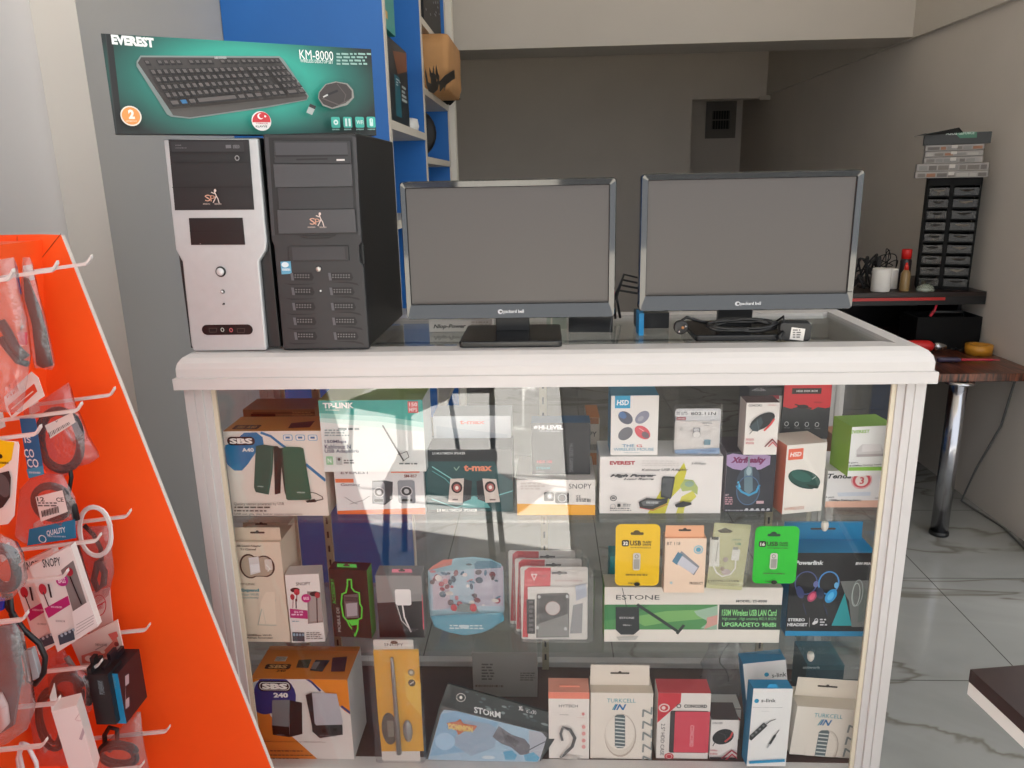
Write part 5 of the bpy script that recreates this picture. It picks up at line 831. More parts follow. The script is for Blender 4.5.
def monitor(label, Z, Y, x0, x1, z0, z1, scr, logo, base, neck, lean=0):
    """scr and logo in Z pixels; base=(x0,x1,y0,y1); neck=(x0,x1)"""
    mx = T((x0+x1)/2, Y, TOPZ+.0006); o = mx.translation; hw = (x1-x0)/2; a0, a1 = z0-o.z, z1-o.z
    t = thing('monitor', label, 'monitor', mx)
    f = facef(MB(), mx, -.0, Z); s0, t0, s1, t1 = f.rect(*scr)
    b = MB()   # bezel: a picture-frame ring, softly rounded
    outp = rrect(-hw, a0, hw, a1, .008, 5); n = len(outp)
    def rr2(i0, j0, i1, j1, r): return rrect(i0, j0, i1, j1, r, 5)
    rings = [(outp, .022), (outp, .006), (rr2(-hw+.002, a0+.002, hw-.002, a1-.002, .007), .0), (rr2(s0-.002, t0-.002, s1+.002, t1+.002, .002), .0015), (rr2(s0, t0, s1, t1, .001), .007)]
    vs_ = [(p[0], y, p[1]) for r_, y in rings for p in r_]; fs = [[i*n+j, i*n+(j+1) % n, (i+1)*n+(j+1) % n, (i+1)*n+j] for i in range(len(rings)-1) for j in range(n)]
    fs = [f_[::-1] for f_ in fs]; b.add(vs_, fs, BEZ)
    ff = facef(b, mx, 0, Z); ff.k = 1; ff.draw(logo); link('bezel', b, t)
    link('screen', MB().box(s0-.001, .006, t0-.001, s1+.001, .009, t1+.001, SCREEN), t)
    link('rear_shell', MB().rbox(-hw+.001, .010, a0+.001, hw-.001, .024, a1-.001, .008, M('#141415', .4)).rbox(-hw*.6, .024, a0+.03, hw*.6, .052, a1-.05, .02, M('#141415', .4)), t, bevel=.004)
    nx0, nx1 = neck; bx0, bx1, by0, by1 = base
    link('neck', MB().box(nx0-o.x, .030, .0105, nx1-o.x, .048, a0+.06, M('#0f0f10', .35)), t, bevel=.002)
    link('stand_base', MB().rbox(bx0-o.x, by0-Y, 0, bx1-o.x, by1-Y, .012, .008, M('#19191a', .22), axis='z'), t, bevel=.002)
    return t
x0, x1 = -.2845, .138
monitor('left one of two widescreen monitors, on a wide flat rectangular base', ZM1, .10, x0, x1, 1.312, 1.5845, (110, 104, 877, 550),
  [('e', 462, 582, 10, 9, '#cfcfd2'), ('e', 464, 582, 5, 4, '#232325'), ('t', 474, 574, 552, 591, 'packard bell', '#d8d8da', dict(b=.02)), ('r', 120, 547, 876, 549.5, '#0a0a0a')], (-.170, .030, .02, .20), (-.105, -.035))
monitor('right one of two widescreen monitors, with power cables bundled under it', ZM2, .12, .187, .614, 1.319, 1.5895, (102, 106, 848, 527),
  [('e', 430, 562, 10, 8, '#cfcfd2'), ('e', 432, 562, 5, 4, '#232325'), ('t', 441, 555, 515, 570, 'packard bell', '#d8d8da', dict(b=.02)), ('r', 100, 523, 850, 525, '#0a0a0a')], (.292, .468, .055, .22), (.355, .425))
# clutter under and behind the monitors (stands on the inset glass, just under rim height)
GZ = 1.2624
carton('small_parts_box', 'low white carton with slanted black lettering under the left monitor', 'box', ZM1, GZ, 190, 432, 664, 612, .06, '#d9d3cc', Y=.225, art=[('t', 205, 630, 330, 650, 'Nlop-Power', '#3a3634', dict(b=.03, i=.3)), ('f', 350, 620, 425, 655, 4, '#b8aca2')])
carton('clear_case', 'small pale green plastic case standing right of the left monitor base', 'case', ZM1, GZ, 640, 716, 668, 600, .05, '#aab4a4', Y=.235, art=[('r', 655, 600, 662, 680, '#d8d4c4')])
carton('black_carton', 'glossy black carton under the right edge of the left monitor', 'box', ZM1, GZ, 724, 892, 680, 596, .07, '#131314', Y=.20, yaw_=-5, rough=.2, art=[('l', [(890, 600), (880, 684)], 5, '#3a3a3c')])
carton('black_carton', 'dull black carton between the two monitors, behind the blue strip', 'box', ZM2, GZ, 60, 178, 672, 596, .06, '#18181a', Y=.235)
carton('blue_sleeve', 'slim upright blue sleeve between the two monitors', 'sleeve', ZM2, GZ, 68, 86, 690, 598, .05, '#1f93cf', Y=.155)
# cable bundle
def cable(name, label, cat, pts, r, m=BLACK, closed=False): return tag(link(name, MB().tube(pts, r, m, 8, closed), None, None), label, cat)
pts = []; rn = random.Random(5); yb = .085
for i in range(120):
    a = i/120*math.tau*5; k = 1+.12*math.sin(i*.37); pts.append((.385+.062*k*math.cos(a), yb-.014+.012*math.sin(a)+.004*math.sin(i*.9), 1.2985+.0075*math.sin(a)*1.0+.003*math.sin(i*.21)))
t = thing('power_cable', 'coiled black mains cable with round two-pin plug under the right monitor', 'cable', T(.385, yb, 1.288))
o = link('coil', MB().tube([Vector(p)-Vector((.385, yb, 1.288)) for p in pts], .0032, M('#0e0e0f', .35), 8), t)
p0 = onY(*P(zm(560, 250, 830, 1024), 455, 290), .04); q = p0-Vector((.385, yb, 1.288))
link('cord', MB().tube([q+Vector((.0, .03, .0)), q+Vector((.02, .045, .01)), Vector((-.06, 0, .01))], .003, M('#0e0e0f', .35), 8), t)
R_ = Matrix.Rotation(math.pi/2, 4, 'X')
b = MB().lathe([(.0, -.02), (.006, -.02), (.012, -.004), (.0135, .004), (.0135, .012), (.011, .013), (0, .013)], M('#1c1a19', .4), 22, T(*q) @ R_)
b.lathe([(0, 0), (.003, 0), (.003, .0015), (0, .002)], M('#c08a60', .3, .8), 12, T(q.x+.003, q.y-.0125, q.z) @ R_)
for sx in (-1, 1): b.lathe([(0, 0), (.0018, 0), (.0018, .016), (0, .017)], CHROME, 8, T(q.x+sx*.006, q.y-.012, q.z+.005*sx) @ R_)
link('plug', b, t)
# adapter
c0 = onZ(*P(ZM2, 630, 700), TOPZ+.0005); mx = frame((c0.x+.004, max(c0.y, .012)+.002, TOPZ+.0006), -10)
t = thing('power_adapter', 'black power adapter with white rating label beside the right monitor base', 'adapter', mx)
b = MB().rbox(-.028, 0, 0, .030, .032, .036, .007, M('#1a1a1b', .4)); f = facef(b, mx, 0, ZM2); a0, b0, a1, b1 = f.rect(622, 646, 675, 698)
f.k = 2; f.draw([('p', [(628, 648), (678, 654), (670, 698), (620, 692)], '#dcd8d2'), ('f', 632, 656, 668, 690, 4, '#6a6664')]); link('body', b, t, bevel=.002)
b = MB().tube([(-.022, -.003, .018), (-.030, -.012, .01), (-.024, -.014, .004)], .004, BLACK, 8).tube([(-.02, .01, .034), (-.02, .02, .045), (-.035, .03, .03), (-.06, .04, .015)], .0022, BLACK, 8); link('cord', b, t)
mbc = MB()
for i in range(4): mbc.tube([(.135+.012*i, .300+.01*i, 1.2705), (.142+.006*i, .31, 1.30+.007*i), (.165+.004*i, .325, 1.335+.012*i), (.215, .335, 1.325+.012*i), (.25, .335, 1.272)], .0030, M('#18181a', .4), 8)
tag(link('cable_loops', mbc, None, None), 'black cable loops rising between the two monitors', 'cable', None)
# ================================================================== orange hook stand on the left
ORG = M('#ff5c1a', .45, var=.03, scale=5); ORG2 = M('#ff5818', .5, var=.03, scale=5); WEDGE = M('#e6dcd2', .5)
YW = -.13; XP = -.87
st = thing('hook_display_stand', 'orange cardboard display stand with rows of white hooks', 'display stand', T(XP, -.45, 0))
def rel(o): return T(-XP, .45, 0)
def wing(y, name):
    pts = [(-1.13, 0), (-.478, 0), (-.829, 1.507), (-.865, 1.509), (-1.13, 1.509)]
    b = MB(); b.prism([(a-XP, c) for a, c in pts], .008, ORG, (Vector((0, y+.45, 0)), Vector((1, 0, 0)), Vector((0, 0, 1)), Vector((0, -1, 0))))
    # pale cut edge along the slope
    d = Vector((-.351, 0, 1.507)).normalized(); a = Vector((-.478-XP, y+.45, 0)); e = Vector((-.829-XP, y+.45, 1.507)); n_ = Vector((d.z, 0, -d.x))*.0016
    b.add([a, a+n_, e+n_, e, a+Vector((0, .008, 0)), a+n_+Vector((0, .008, 0)), e+n_+Vector((0, .008, 0)), e+Vector((0, .008, 0))], [(0,1,2,3),(1,5,6,2),(7,6,5,4),(3,2,6,7)], WEDGE)
    return link(name, b, st)
wing(YW, 'side_panel'); wing(-.86, 'side_panel')
SL_ = .15   # the hook panel leans: its foot stands further left
def xp(z): return XP-(1.46-z)*SL_
b = MB(); A = [(xp(0)-XP, 0), (xp(1.5)-XP, 1.5)]
vv = [(x+dx, y, z) for y in (-.40, .32) for x, z in A for dx in (-.006, 0)]
b.add(vv, [(0,1,3,2),(5,4,6,7),(1,5,7,3),(4,0,2,6),(2,3,7,6),(4,5,1,0)], ORG2); link('hook_panel', b, st)
b = MB().box(-.262, -.40, 0, -.25, .32, 1.50, ORG2); link('rear_panel', b, st); b = MB().box(-.25, -.40, 1.488, -.002, .32, 1.499, ORG2); link('top_panel', b, st)
# folded corner flap drawn as creased card
b = MB(); f = Face(b, Matrix.Identity(4), (0, YW-.0005, 0), (1, 0, 0), (0, 0, 1), (0, -1, 0), None, zm(0, 230, 140, 768))
f.draw([('l', [(335, 20), (220, 165)], 3, '#7a2a10'), ('l', [(95, 35), (92, 130)], 2.5, '#8a3010')]); o = link('crease', b, None); o.parent = st; o.matrix_parent_inverse = Matrix.Translation((-XP, .45, 0))
HK = M('#ded8d4', .35)
def hook(tx, ty, y):
    tip = onY(tx, ty, y); x_ = xp(tip.z-.03); L = tip.x-x_; z0 = tip.z-.010-L*.13
    pts = [Vector((x_, y, z0)), Vector((tip.x-.013, y, tip.z-.013)), Vector((tip.x-.008, y, tip.z-.010)), Vector((tip.x, y, tip.z))]
    b = MB(); n = len(pts); w_ = .0035; hgt = .0028; vs_ = []
    for p in pts: p = p-Vector((XP, -.45, 0)); vs_ += [p+Vector((0, -w_, -hgt)), p+Vector((0, w_, -hgt)), p+Vector((0, w_, hgt)), p+Vector((0, -w_, hgt))]
    fs = [(3, 2, 1, 0), tuple(4*(n-1)+k for k in range(4))]+[(4*i+k, 4*i+(k+1) % 4, 4*(i+1)+(k+1) % 4, 4*(i+1)+k) for i in range(n-1) for k in range(4)]
    b.add(vs_, fs, HK); b.box(x_-XP-.001, y+.45-.012, z0-.014, x_-XP+.003, y+.45+.012, z0+.012, HK); link('hook', b, st, bevel=.0006); return Vector((XP, y, z0)), tip
HKS = {}
for k, (tx, ty, y) in dict(a1=(92, 256, -.17), a2=(58, 262, -.26), a3=(14, 270, -.35), b1=(115, 388, -.17), b2=(82, 403, -.26), b3=(41, 426, -.35), c1=(131, 510, -.17), c2=(101, 534, -.26), c3=(68, 570, -.35), c4=(28, 612, -.44), d1=(150, 624, -.17), d2=(102, 660, -.26), d3=(60, 697, -.35), e1=(170, 726, -.17), e2=(144, 762, -.26), e3=(47, 739, -.44)).items(): HKS[k] = hook(tx, ty, y)
ZP1, ZP2, ZP3, ZP4 = zm(0, 230, 140, 768), zm(0, 360, 150, 768), zm(0, 490, 160, 819), zm(0, 618, 180, 922)
def bag(label, Z, pts, Y, th, mat_=BAG, name='cable_bag', yaw_=0):
    """pillow shaped clear bag with outline pts, hanging around depth Y; returns object and its mapping"""
    cx = sum(p[0] for p in pts)/len(pts); cy = sum(p[1] for p in pts)/len(pts); c = onY(*P(Z, cx, cy), Y); mx = frame(c, yaw_)
    b = MB(); f = facef(b, mx, 0, Z); q = [f.map(*p) for p in pts]; k = len(q); vs_ = []; rings = [(1., 0), (.86, .75), (.6, 1.0), (.25, 1.05)]
    sd = len(label)
    for side in (-1, 1):
        for s_, d in rings:
            for a, bb in q: vs_.append((a*s_, side*th*d*(1+.35*noise.noise(Vector((a*60+sd, bb*60, side)))), bb*s_))
    m_ = len(rings); fs = []
    for sd_, base in ((0, 0), (1, m_*k)):
        for i in range(m_-1):
            for j in range(k): w4 = [base+i*k+j, base+i*k+(j+1) % k, base+(i+1)*k+(j+1) % k, base+(i+1)*k+j]; fs.append(w4 if sd_ == 0 else w4[::-1])
        fs.append([base+(m_-1)*k+j for j in range(k)])
    b.add(vs_, fs, mat_, True); o = tag(link(name, b, None, mx), label, 'bag'); return o, mx
def inner(o, mx, name, fn, Z, y=0, m=None):
    b = MB(); f = facef(b, mx, y, Z); fn(b, f); return link(name, b, o)
def tubepx(b, f, pts, r, m, y=0, closed=False): b.tube([(f.map(*p)[0], y+(p[2] if len(p) > 2 else 0), f.map(*p[:2])[1]) for p in [(q[0], q[1]) for q in pts]], r, m, 8, closed)
DK = M('#1d1e20', .5); DK2 = M('#2e2526', .5)
# top row
o, mx = bag('clear bag of dark cable with an orange and white tag, at the top left', ZP1, [(0, 160), (75, 150), (95, 330), (140, 480), (165, 700), (120, 1000), (0, 1000)], -.34, .012)
inner(o, mx, 'cable', lambda b, f: (tubepx(b, f, [(0, 500), (40, 560), (80, 640), (140, 700)], .007, DK2), tubepx(b, f, [(0, 590), (50, 660), (100, 720), (150, 735)], .005, DK)), ZP1)
inner(o, mx, 'tag', lambda b, f: f.draw([('p', [(95, 560), (150, 560), (150, 630), (105, 630)], '#c84858')]), ZP1, -.004)
mxc = frame(onY(*P(ZP2, 120, 170), -.30)); b = MB(); f = facef(b, mxc, 0, ZP2); b.prism([f.map(*p) for p in ((20, 190), (160, 60), (195, 90), (228, 185), (60, 300), (30, 250))], .001, M('#e4d8d2', .5), (Vector(), XF[1], XF[2], XF[3]))
f.draw([('p', [(40, 235), (175, 120), (192, 160), (60, 285)], '#d84a2c'), ('t', 30, 140, 100, 200, 'ONE LINK', '#d06050', dict(sl=.6)), ('l', [(60, 250), (170, 160)], 5, '#f0d8cc')])
tag(link('header_card', b, None, mxc), 'slanting white and orange header card at the left edge of the stand', 'card')
o, mx = bag('narrow clear pouch with a long black strap in front of the orange panel', ZP1, [(125, 150), (165, 150), (205, 330), (250, 500), (300, 740), (285, 768), (190, 755), (165, 560), (115, 300)], -.19, .008)
inner(o, mx, 'strap', lambda b, f: b.prism([f.map(*p) for p in ((128, 260), (150, 270), (215, 430), (250, 560), (285, 745), (235, 758), (200, 740), (175, 520), (135, 380))], .004, M('#25282b', .5, var=.1, scale=60), (Vector((0, 0, 0)), XF[1], XF[2], XF[3])), ZP1)
# second row: coiled cable in pinkish bag, with label and blue card
o, mx = bag('pinkish clear bag holding a thick dark coiled cable and a barcode label', ZP2, [(240, 190), (350, 115), (370, 200), (420, 320), (450, 400), (510, 495), (460, 530), (400, 545), (330, 600), (240, 580), (130, 420), (120, 260)], -.235, .014, BAGRED)
def coil(b, f, cx, cy, rx, ry, n, r, m, jit=8, ymul=.004):
    pts = []
    for i in range(n*24):
        a = i/24*math.tau; k = 1+.04*math.sin(i*.5); q = f.map(cx+(rx+jit*math.sin(i*.21))*k*math.cos(a), cy+(ry+jit*math.cos(i*.17))*math.sin(a)); pts.append((q[0], ymul*math.sin(i*.13*2), q[1]))
    b.tube(pts, r, m, 7)
inner(o, mx, 'cable_coil', lambda b, f: (coil(b, f, 310, 410, 108, 155, 4, .0042, M('#3a3034', .45), 14), tubepx(b, f, [(360, 560), (365, 600), (350, 700)], .0035, DK)), ZP2)
inner(o, mx, 'barcode_label', lambda b, f: f.draw([('p', [(230, 335), (370, 268), (388, 318), (258, 402)], '#e8e0da')]+[('l', [(250+8*i, 372-4.2*i), (256+8*i, 392-5*i)], 3 if i % 3 else 5, '#3a3434') for i in range(14)]+[('t', 285, 308, 300, 318, 'V', '#3a3434', {})]), ZP2, -.016)
mxc = frame(onY(*P(ZP2, 160, 480), -.27)); b = MB(); f = facef(b, mxc, 0, ZP2); b.prism([f.map(*p) for p in ((100, 300), (180, 300), (225, 585), (148, 606))], .001, M('#1c6a9c', .4), (Vector(), XF[1], XF[2], XF[3]))
f.draw([('p', [(136, 560), (222, 540), (225, 585), (148, 606)], '#3a9ac4'), ('t', 125, 392, 160, 424, 'IS', '#d8e4ea', {}), ('t', 125, 455, 175, 500, 'CO', '#e0ecf0', dict(b=.02)), ('t', 140, 505, 198, 550, 'CO', '#e0ecf0', dict(b=.02)), ('bar', 150, 570, 212, 580, '#d8e8ee')])
tag(link('backing_card', b, None, mxc), 'blue backing card with big pale letters behind the coiled cable bag', 'card')
mxc = frame(onY(*P(ZP2, 40, 600), -.36)); b = MB(); f = facef(b, mxc, 0, ZP2); b.prism([f.map(*p) for p in ((-30, 410), (90, 420), (96, 440), (70, 800), (40, 840), (-30, 850))], .002, M('#e9e2dc', .4), (Vector(), XF[1], XF[2], XF[3]))
f.draw([('p', [(-30, 405), (75, 420), (60, 510), (20, 545), (-30, 570)], '#eec818'), ('e', 0, 492, 14, 12, '#1c1a18'), ('bar', -10, 520, 50, 530, '#5a4a18'), ('p', [(-30, 585), (50, 565), (60, 600), (55, 700), (20, 750), (-30, 775)], '#2f3032'), ('e', 20, 640, 34, 60, '#55585a')])
tag(link('blister_card', b, None, mxc), 'white and yellow blister card at the left edge, mid height', 'blister pack')
# third group
o, mx = bag('clear bag with a white CE barcode label above a blue quality card', ZP3, [(100, 0), (180, -90), (320, -80), (385, 40), (400, 160), (385, 250), (140, 285), (75, 240)], -.25, .012, BAGRED)
inner(o, mx, 'cable', lambda b, f: (coil(b, f, 270, 60, 90, 90, 3, .004, M('#2d2b2e', .5), 10), tubepx(b, f, [(340, 20), (380, 80), (395, 150)], .006, DK)), ZP3, .002)
inner(o, mx, 'blue_card', lambda b, f: f.draw([('p', [(150, 200), (385, 150), (392, 245), (140, 285)], '#147aa4'), ('o', 218, 250, 20, 20, 5, '#d8e8ee'), ('t', 240, 208, 340, 240, 'QUALITY', '#d8e8ee', dict(sl=.22)), ('bar', 245, 232, 340, 240, '#a8cce0')]), ZP3, -.012)
inner(o, mx, 'barcode_label', lambda b, f: f.draw([('p', [(182, 35), (320, 0), (348, 110), (210, 162)], '#eae4e0'), ('t', 190, 36, 228, 58, '12', '#3a3a3a', {}), ('t', 288, 38, 326, 60, 'CE', '#3a3a3a', {}), ('f', 195, 62, 300, 88, 2, '#6a6462')]+[('l', [(216+7*i, 106-2*i), (220+7*i, 136-2*i)], 3 if i % 2 else 5, '#2a2626') for i in range(13)]), ZP3, -.014)
# white coiled cable
t = thing('charging_cable', 'white charging cable coiled into a hanging ring', 'cable', frame(onY(*P(ZP3, 488, 212), -.20)))
b = MB(); f = facef(b, t.matrix_world, 0, ZP3); coil(b, f, 488, 212, 84, 132, 4, .0024, M('#e6e0de', .35), 7, .005); link('coil', b, t)
o, mx = bag('clear bag with a small dark plug below the white coiled cable', ZP3, [(400, 190), (560, 180), (575, 330), (585, 420), (555, 540), (480, 600), (420, 560), (380, 420)], -.175, .010, BAGRED)
inner(o, mx, 'cable', lambda b, f: (tubepx(b, f, [(430, 180), (480, 230), (515, 300), (520, 360)], .004, DK2), tubepx(b, f, [(500, 360), (535, 420), (530, 480), (500, 510), (480, 460), (500, 370)], .006, M('#2d2426', .5)), tubepx(b, f, [(380, 290), (410, 400), (440, 500)], .009, M('#4a484b', .6))), ZP3)
# earphone boxes
def earbox(label, off, Y, rolld, D):
    X = lambda x, y: (x+off[0], y+off[1])
    c = onY(*P(ZP3, *X(330, 770)), Y); mx = frame(c, 6, 0, -rolld)
    b = MB(); f = facef(b, mx, 0, ZP3); q = [f.map(*X(*p)) for p in ((150, 395), (362, 285), (500, 700), (295, 830))]
    b.prism(q, D, M('#e6e0dc', .4, var=.02), (Vector(), XF[1], XF[2], XF[3]))
    A = lambda *pts: [X(*p) for p in pts]
    f.draw([('p', A((312, 410), (375, 360), (452, 600), (380, 640)), '#857e7c'), ('t', X(218, 0)[0], X(0, 352)[1], X(312, 0)[0], X(0, 396)[1], 'SNOPY', '#26262a', dict(b=.01, sl=.1)), ('e', *X(318, 462), 32, 30, '#b82a82'), ('t', *X(298, 448), *X(336, 476), 'BASS', '#f0d8e8', {}), ('p', A((228, 606), (348, 540), (360, 585), (250, 655)), '#b82a72'), ('bar', *X(262, 592), *X(320, 602), '#f0cce0'),
      ('e', *X(222, 505), 20, 28, '#b83040'), ('l', A((225, 520), (252, 590)), 6, '#4a3034'), ('l', A((252, 480), (266, 545)), 10, '#2c2a2e'), ('e', *X(358, 415), 20, 22, '#a82c3a'), ('l', A((362, 440), (420, 580)), 7, '#241c20'), ('p', A((300, 740), (378, 705), (388, 760), (310, 790)), '#3a4a58'), *[('e', *X(320+20*i, 740-10*i), 7, 8, '#a8bcc8') for i in range(4)], ('bar', *X(290, 660), *X(340, 670), '#9a9494')])
    return tag(link('earphone_box', b, None, mx), label, 'box')
earbox('front one of two tilted white and pink earphone boxes on the stand', (0, 0), -.30, 0, .016)
earbox('rear one of two tilted white and pink earphone boxes, partly covered on its right', (-95, 15), -.265, 0, .016)
mxc = frame(onY(*P(ZP3, 430, 680), -.315)); b = MB(); f = facef(b, mxc, 0, ZP3); b.prism([f.map(*p) for p in ((368, 625), (456, 568), (500, 690), (392, 765))], .001, M('#e8e4e2', .5), (Vector(), XF[1], XF[2], XF[3])); f.draw([('l', [(392, 690+16*i), (480, 640+14*i)], 2.5, '#9a9694') for i in range(4)])
tag(link('instruction_leaflet', b, None, mxc), 'small white printed leaflet hooked over the front earphone box', 'leaflet')
mxc = frame(onY(*P(ZP3, 520, 600), -.16)); b = MB(); f = facef(b, mxc, 0, ZP3); b.prism([f.map(*p) for p in ((430, 530), (560, 500), (580, 700), (460, 740))], .002, M('#d9c2bc', .45), (Vector(), XF[1], XF[2], XF[3])); f.draw([('o', 508, 590, 36, 56, 5, '#c8404a', -15), ('l', [(478, 606), (540, 570)], 6, '#c8404a'), ('t', 484, 598, 532, 622, 'GARANTI', '#c8404a', dict(sl=.4))])
tag(link('sealed_card', b, None, mxc), 'pale card with a round red stamp below the white coiled cable', 'card')
mxc = frame(onY(*P(ZP4, 520, 130), -.185)); b = MB(); f = facef(b, mxc, 0, ZP4); b.prism([f.map(*p) for p in ((365, 130), (600, 10), (640, 200), (560, 300), (430, 280))], .003, M('#dfcfc6', .4), (Vector(), XF[1], XF[2], XF[3]))
f.draw([('bar', 490, 130, 550, 142, '#8a7a76'), ('l', [(492, 160), (550, 130)], 5, '#a89a94'), ('p', [(420, 190), (490, 165), (530, 170), (600, 95), (612, 130), (560, 190), (480, 225), (425, 230)], '#cf7a6a'), ('e', 462, 205, 24, 16, '#e8d8d0'), ('p', [(556, 80), (600, 65), (610, 90), (580, 115)], '#d86a60'), ('e', 600, 130, 12, 12, '#8a3a34'), ('e', 530, 170, 12, 9, '#ecd8cc')])
tag(link('picture_card', b, None, mxc), 'pale picture card with coral figures above the black and blue boxes', 'card')
# dark cable with white connector, far left
o, mx = bag('pink tinted bag with loose dark cable, low on the stand', ZP4, [(170, 170), (330, 160), (400, 300), (440, 420), (400, 560), (340, 760), (190, 760), (150, 500), (160, 330)], -.22, .012, BAGRED)
inner(o, mx, 'cable', lambda b, f: (coil(b, f, 270, 520, 60, 150, 3, .004, M('#332c2e', .5), 22), tubepx(b, f, [(340, 200), (380, 260), (390, 350), (400, 420)], .005, M('#8a8684', .6))), ZP4, .0)
mbx = MB(); mxc = frame(onY(*P(ZP4, 150, 200), -.37)); f = facef(mbx, mxc, 0, ZP4)
t = thing('data_cable', 'thick black cable loop with a white connector near the left edge', 'cable', mxc)
b = MB(); f = facef(b, mxc, 0, ZP4); tubepx(b, f, [(15, -150), (40, -60), (120, 60), (200, 130), (232, 200), (225, 280), (180, 340), (150, 320), (140, 240), (110, 120), (60, -20), (50, -120)], .0045, M('#1b1a1c', .45)); link('loop', b, t)
b = MB().prism([f.map(*p) for p in ((125, 165), (170, 150), (212, 300), (150, 325))], .010, M('#b9bfc4', .4), (Vector((0, -.004, 0)), XF[1], XF[2], XF[3])); link('connector', b, t, bevel=.002)
b = MB().prism([f.map(*p) for p in ((0, -110), (35, -110), (28, -50), (0, -40))], .008, M('#1c3cb8', .4), (Vector((0, -.006, 0)), XF[1], XF[2], XF[3])); link('blue_sleeve', b, t, bevel=.001)
o, mx = bag('large clear bag with grey contents at the bottom left corner', ZP4, [(-60, 10), (60, 0), (100, 60), (150, 300), (175, 480), (140, 570), (40, 640), (-60, 700)], -.42, .016)
inner(o, mx, 'contents', lambda b, f: (b.prism([f.map(*p) for p in ((-40, 60), (70, 40), (100, 300), (60, 560), (-40, 620))], .006, M('#5a5f62', .5, var=.3, scale=30), (Vector((0, .003, 0)), XF[1], XF[2], XF[3])), tubepx(b, f, [(0, 380), (30, 440), (40, 520), (0, 560)], .007, M('#e0dedc', .4), -.006)), ZP4)
t = thing('charging_cable', 'white charging cable dangling at the bottom left', 'cable', frame(onY(*P(ZP4, 140, 690), -.40)))
b = MB(); f = facef(b, t.matrix_world, 0, ZP4); tubepx(b, f, [(110, 640), (90, 720), (110, 850), (200, 850), (185, 740), (140, 650), (120, 640), (100, 700), (130, 830), (170, 800)], .0034, M('#d8d6da', .35)); link('coil', b, t)
# black and blue slim boxes, hung edge on
def slim(label, pts_side, pts_front, cs, cf, Y, art=(), D=None, tabc=None):
    allp = pts_side+pts_front; x0 = min(p[0] for p in allp); x1 = max(p[0] for p in pts_front); ym = max(p[1] for p in allp); yt = min(p[1] for p in allp)
    xs = sum(p[0] for p in pts_side)/len(pts_side); c = onY(*P(ZP4, pts_side[-1][0], ym), Y); mx = frame(c, 0)
    b = MB(); f = facef(b, mx, 0, ZP4); q = [f.map(*p) for p in pts_side]; w_ = max(a for a, _ in q)-min(a for a, _ in q); a0 = min(a for a, _ in q); h = f.map(xs, min(p[1] for p in pts_side))[1]
    Dp = D or .08; b.cbox(a0, 0, 0, a0+w_, Dp, h, M(cf, .4), dict(front=M(cs, .4)))
    f2 = Face(b, mx, (a0+w_, 0, 0), (0, 1, 0), (0, 0, 1), (1, 0, 0), (0, Dp, 0, h), ZP4); f2.draw(art)
    f.draw([('t', min(p[0] for p in pts_side)+12, yt+80, max(p[0] for p in pts_side)-20, yt+150, 'POWERWAY', '#8fa8b0', dict(rot=90, b=0))])
    o = tag(link('phone_accessory_box', b, None, mx), label, 'box')
    b = MB(); b.box(a0, 0.001, h, a0+w_*.2, Dp*.9, h+.012, M(cf, .4)).box(a0, Dp*.3, h+.012, a0+w_*.2, Dp*.6, h+.024, M(cf, .4)); link('hanging_tab', b, o)
slim('slim black accessory box edge-on, left of the black box with a blue edge', [(493, 290), (550, 290), (552, 545), (495, 545)], [(550, 290), (580, 240)], '#19171b', '#1a1a1c', -.275, D=.045)
slim('slim black accessory box with a bright blue edge', [(555, 285), (603, 285), (612, 540), (568, 540)], [(603, 290), (680, 210), (690, 470), (612, 540)], '#1f92c4', '#191920', -.262, [('l', [(650, 300), (652, 450)], 22, '#a89aa0'), ('l', [(652, 350), (654, 400)], 24, '#1b1b1f')], D=.075)
# white charger box, tilted, bottom
c = onY(*P(ZP4, 420, 780), -.33); mx = frame(c, 20, 0, -4); b = MB(); f = facef(b, mx, 0, ZP4)
hh = f.map(420, 440)[1]; a0 = f.map(355, 780)[0]; a1 = f.map(490, 780)[0]
b.cbox(a0, 0, -.01, a1, .035, hh, M('#e9dcd8', .4), {}); f.b = (a0, a1, -.01, hh)
f.draw([('l', [(385, 520), (420, 470)], 4, '#c8a8a4'), ('p', [(405, 620), (425, 560), (440, 565), (420, 625)], '#b8a4a8'), ('bar', 390, 520, 430, 528, '#d0b0b0')]); f.b = None
Face(b, mx, (a0, 0, 0), (0, -1, 0), (0, 0, 1), (-1, 0, 0), (-.035, 0, 0, hh), ZP4).draw([('e', 345, 530+45*i, 8, 10, '#6a5a5c') for i in range(5)])
o = tag(link('charger_box', b, None, mx), 'white charger box with an open lid near the bottom of the stand', 'box')
b = MB(); b.add([(a0, .0, hh), (a0, .035, hh), (a0+.002, .038, hh+.03), (a0+.002, .004, hh+.026), (a0+.001, .0, hh), (a0+.001, .035, hh), (a0+.003, .038, hh+.03), (a0+.003, .004, hh+.026)], [(0,1,2,3),(7,6,5,4),(0,3,7,4),(1,5,6,2),(3,2,6,7)], M('#e9dcd8', .4)); link('lid_flap', b, o)
o, mx = bag('grey tinted bag of black cable on the lowest hook', ZP4, [(520, 660), (700, 480), (720, 480), (735, 640), (770, 800), (480, 800), (490, 720)], -.19, .014)
inner(o, mx, 'cable', lambda b, f: (coil(b, f, 610, 700, 90, 60, 3, .0045, M('#2a2a2c', .5), 16), tubepx(b, f, [(540, 660), (535, 600), (560, 560), (600, 570), (600, 640), (560, 680)], .0045, M('#1a1718', .45))), ZP4)

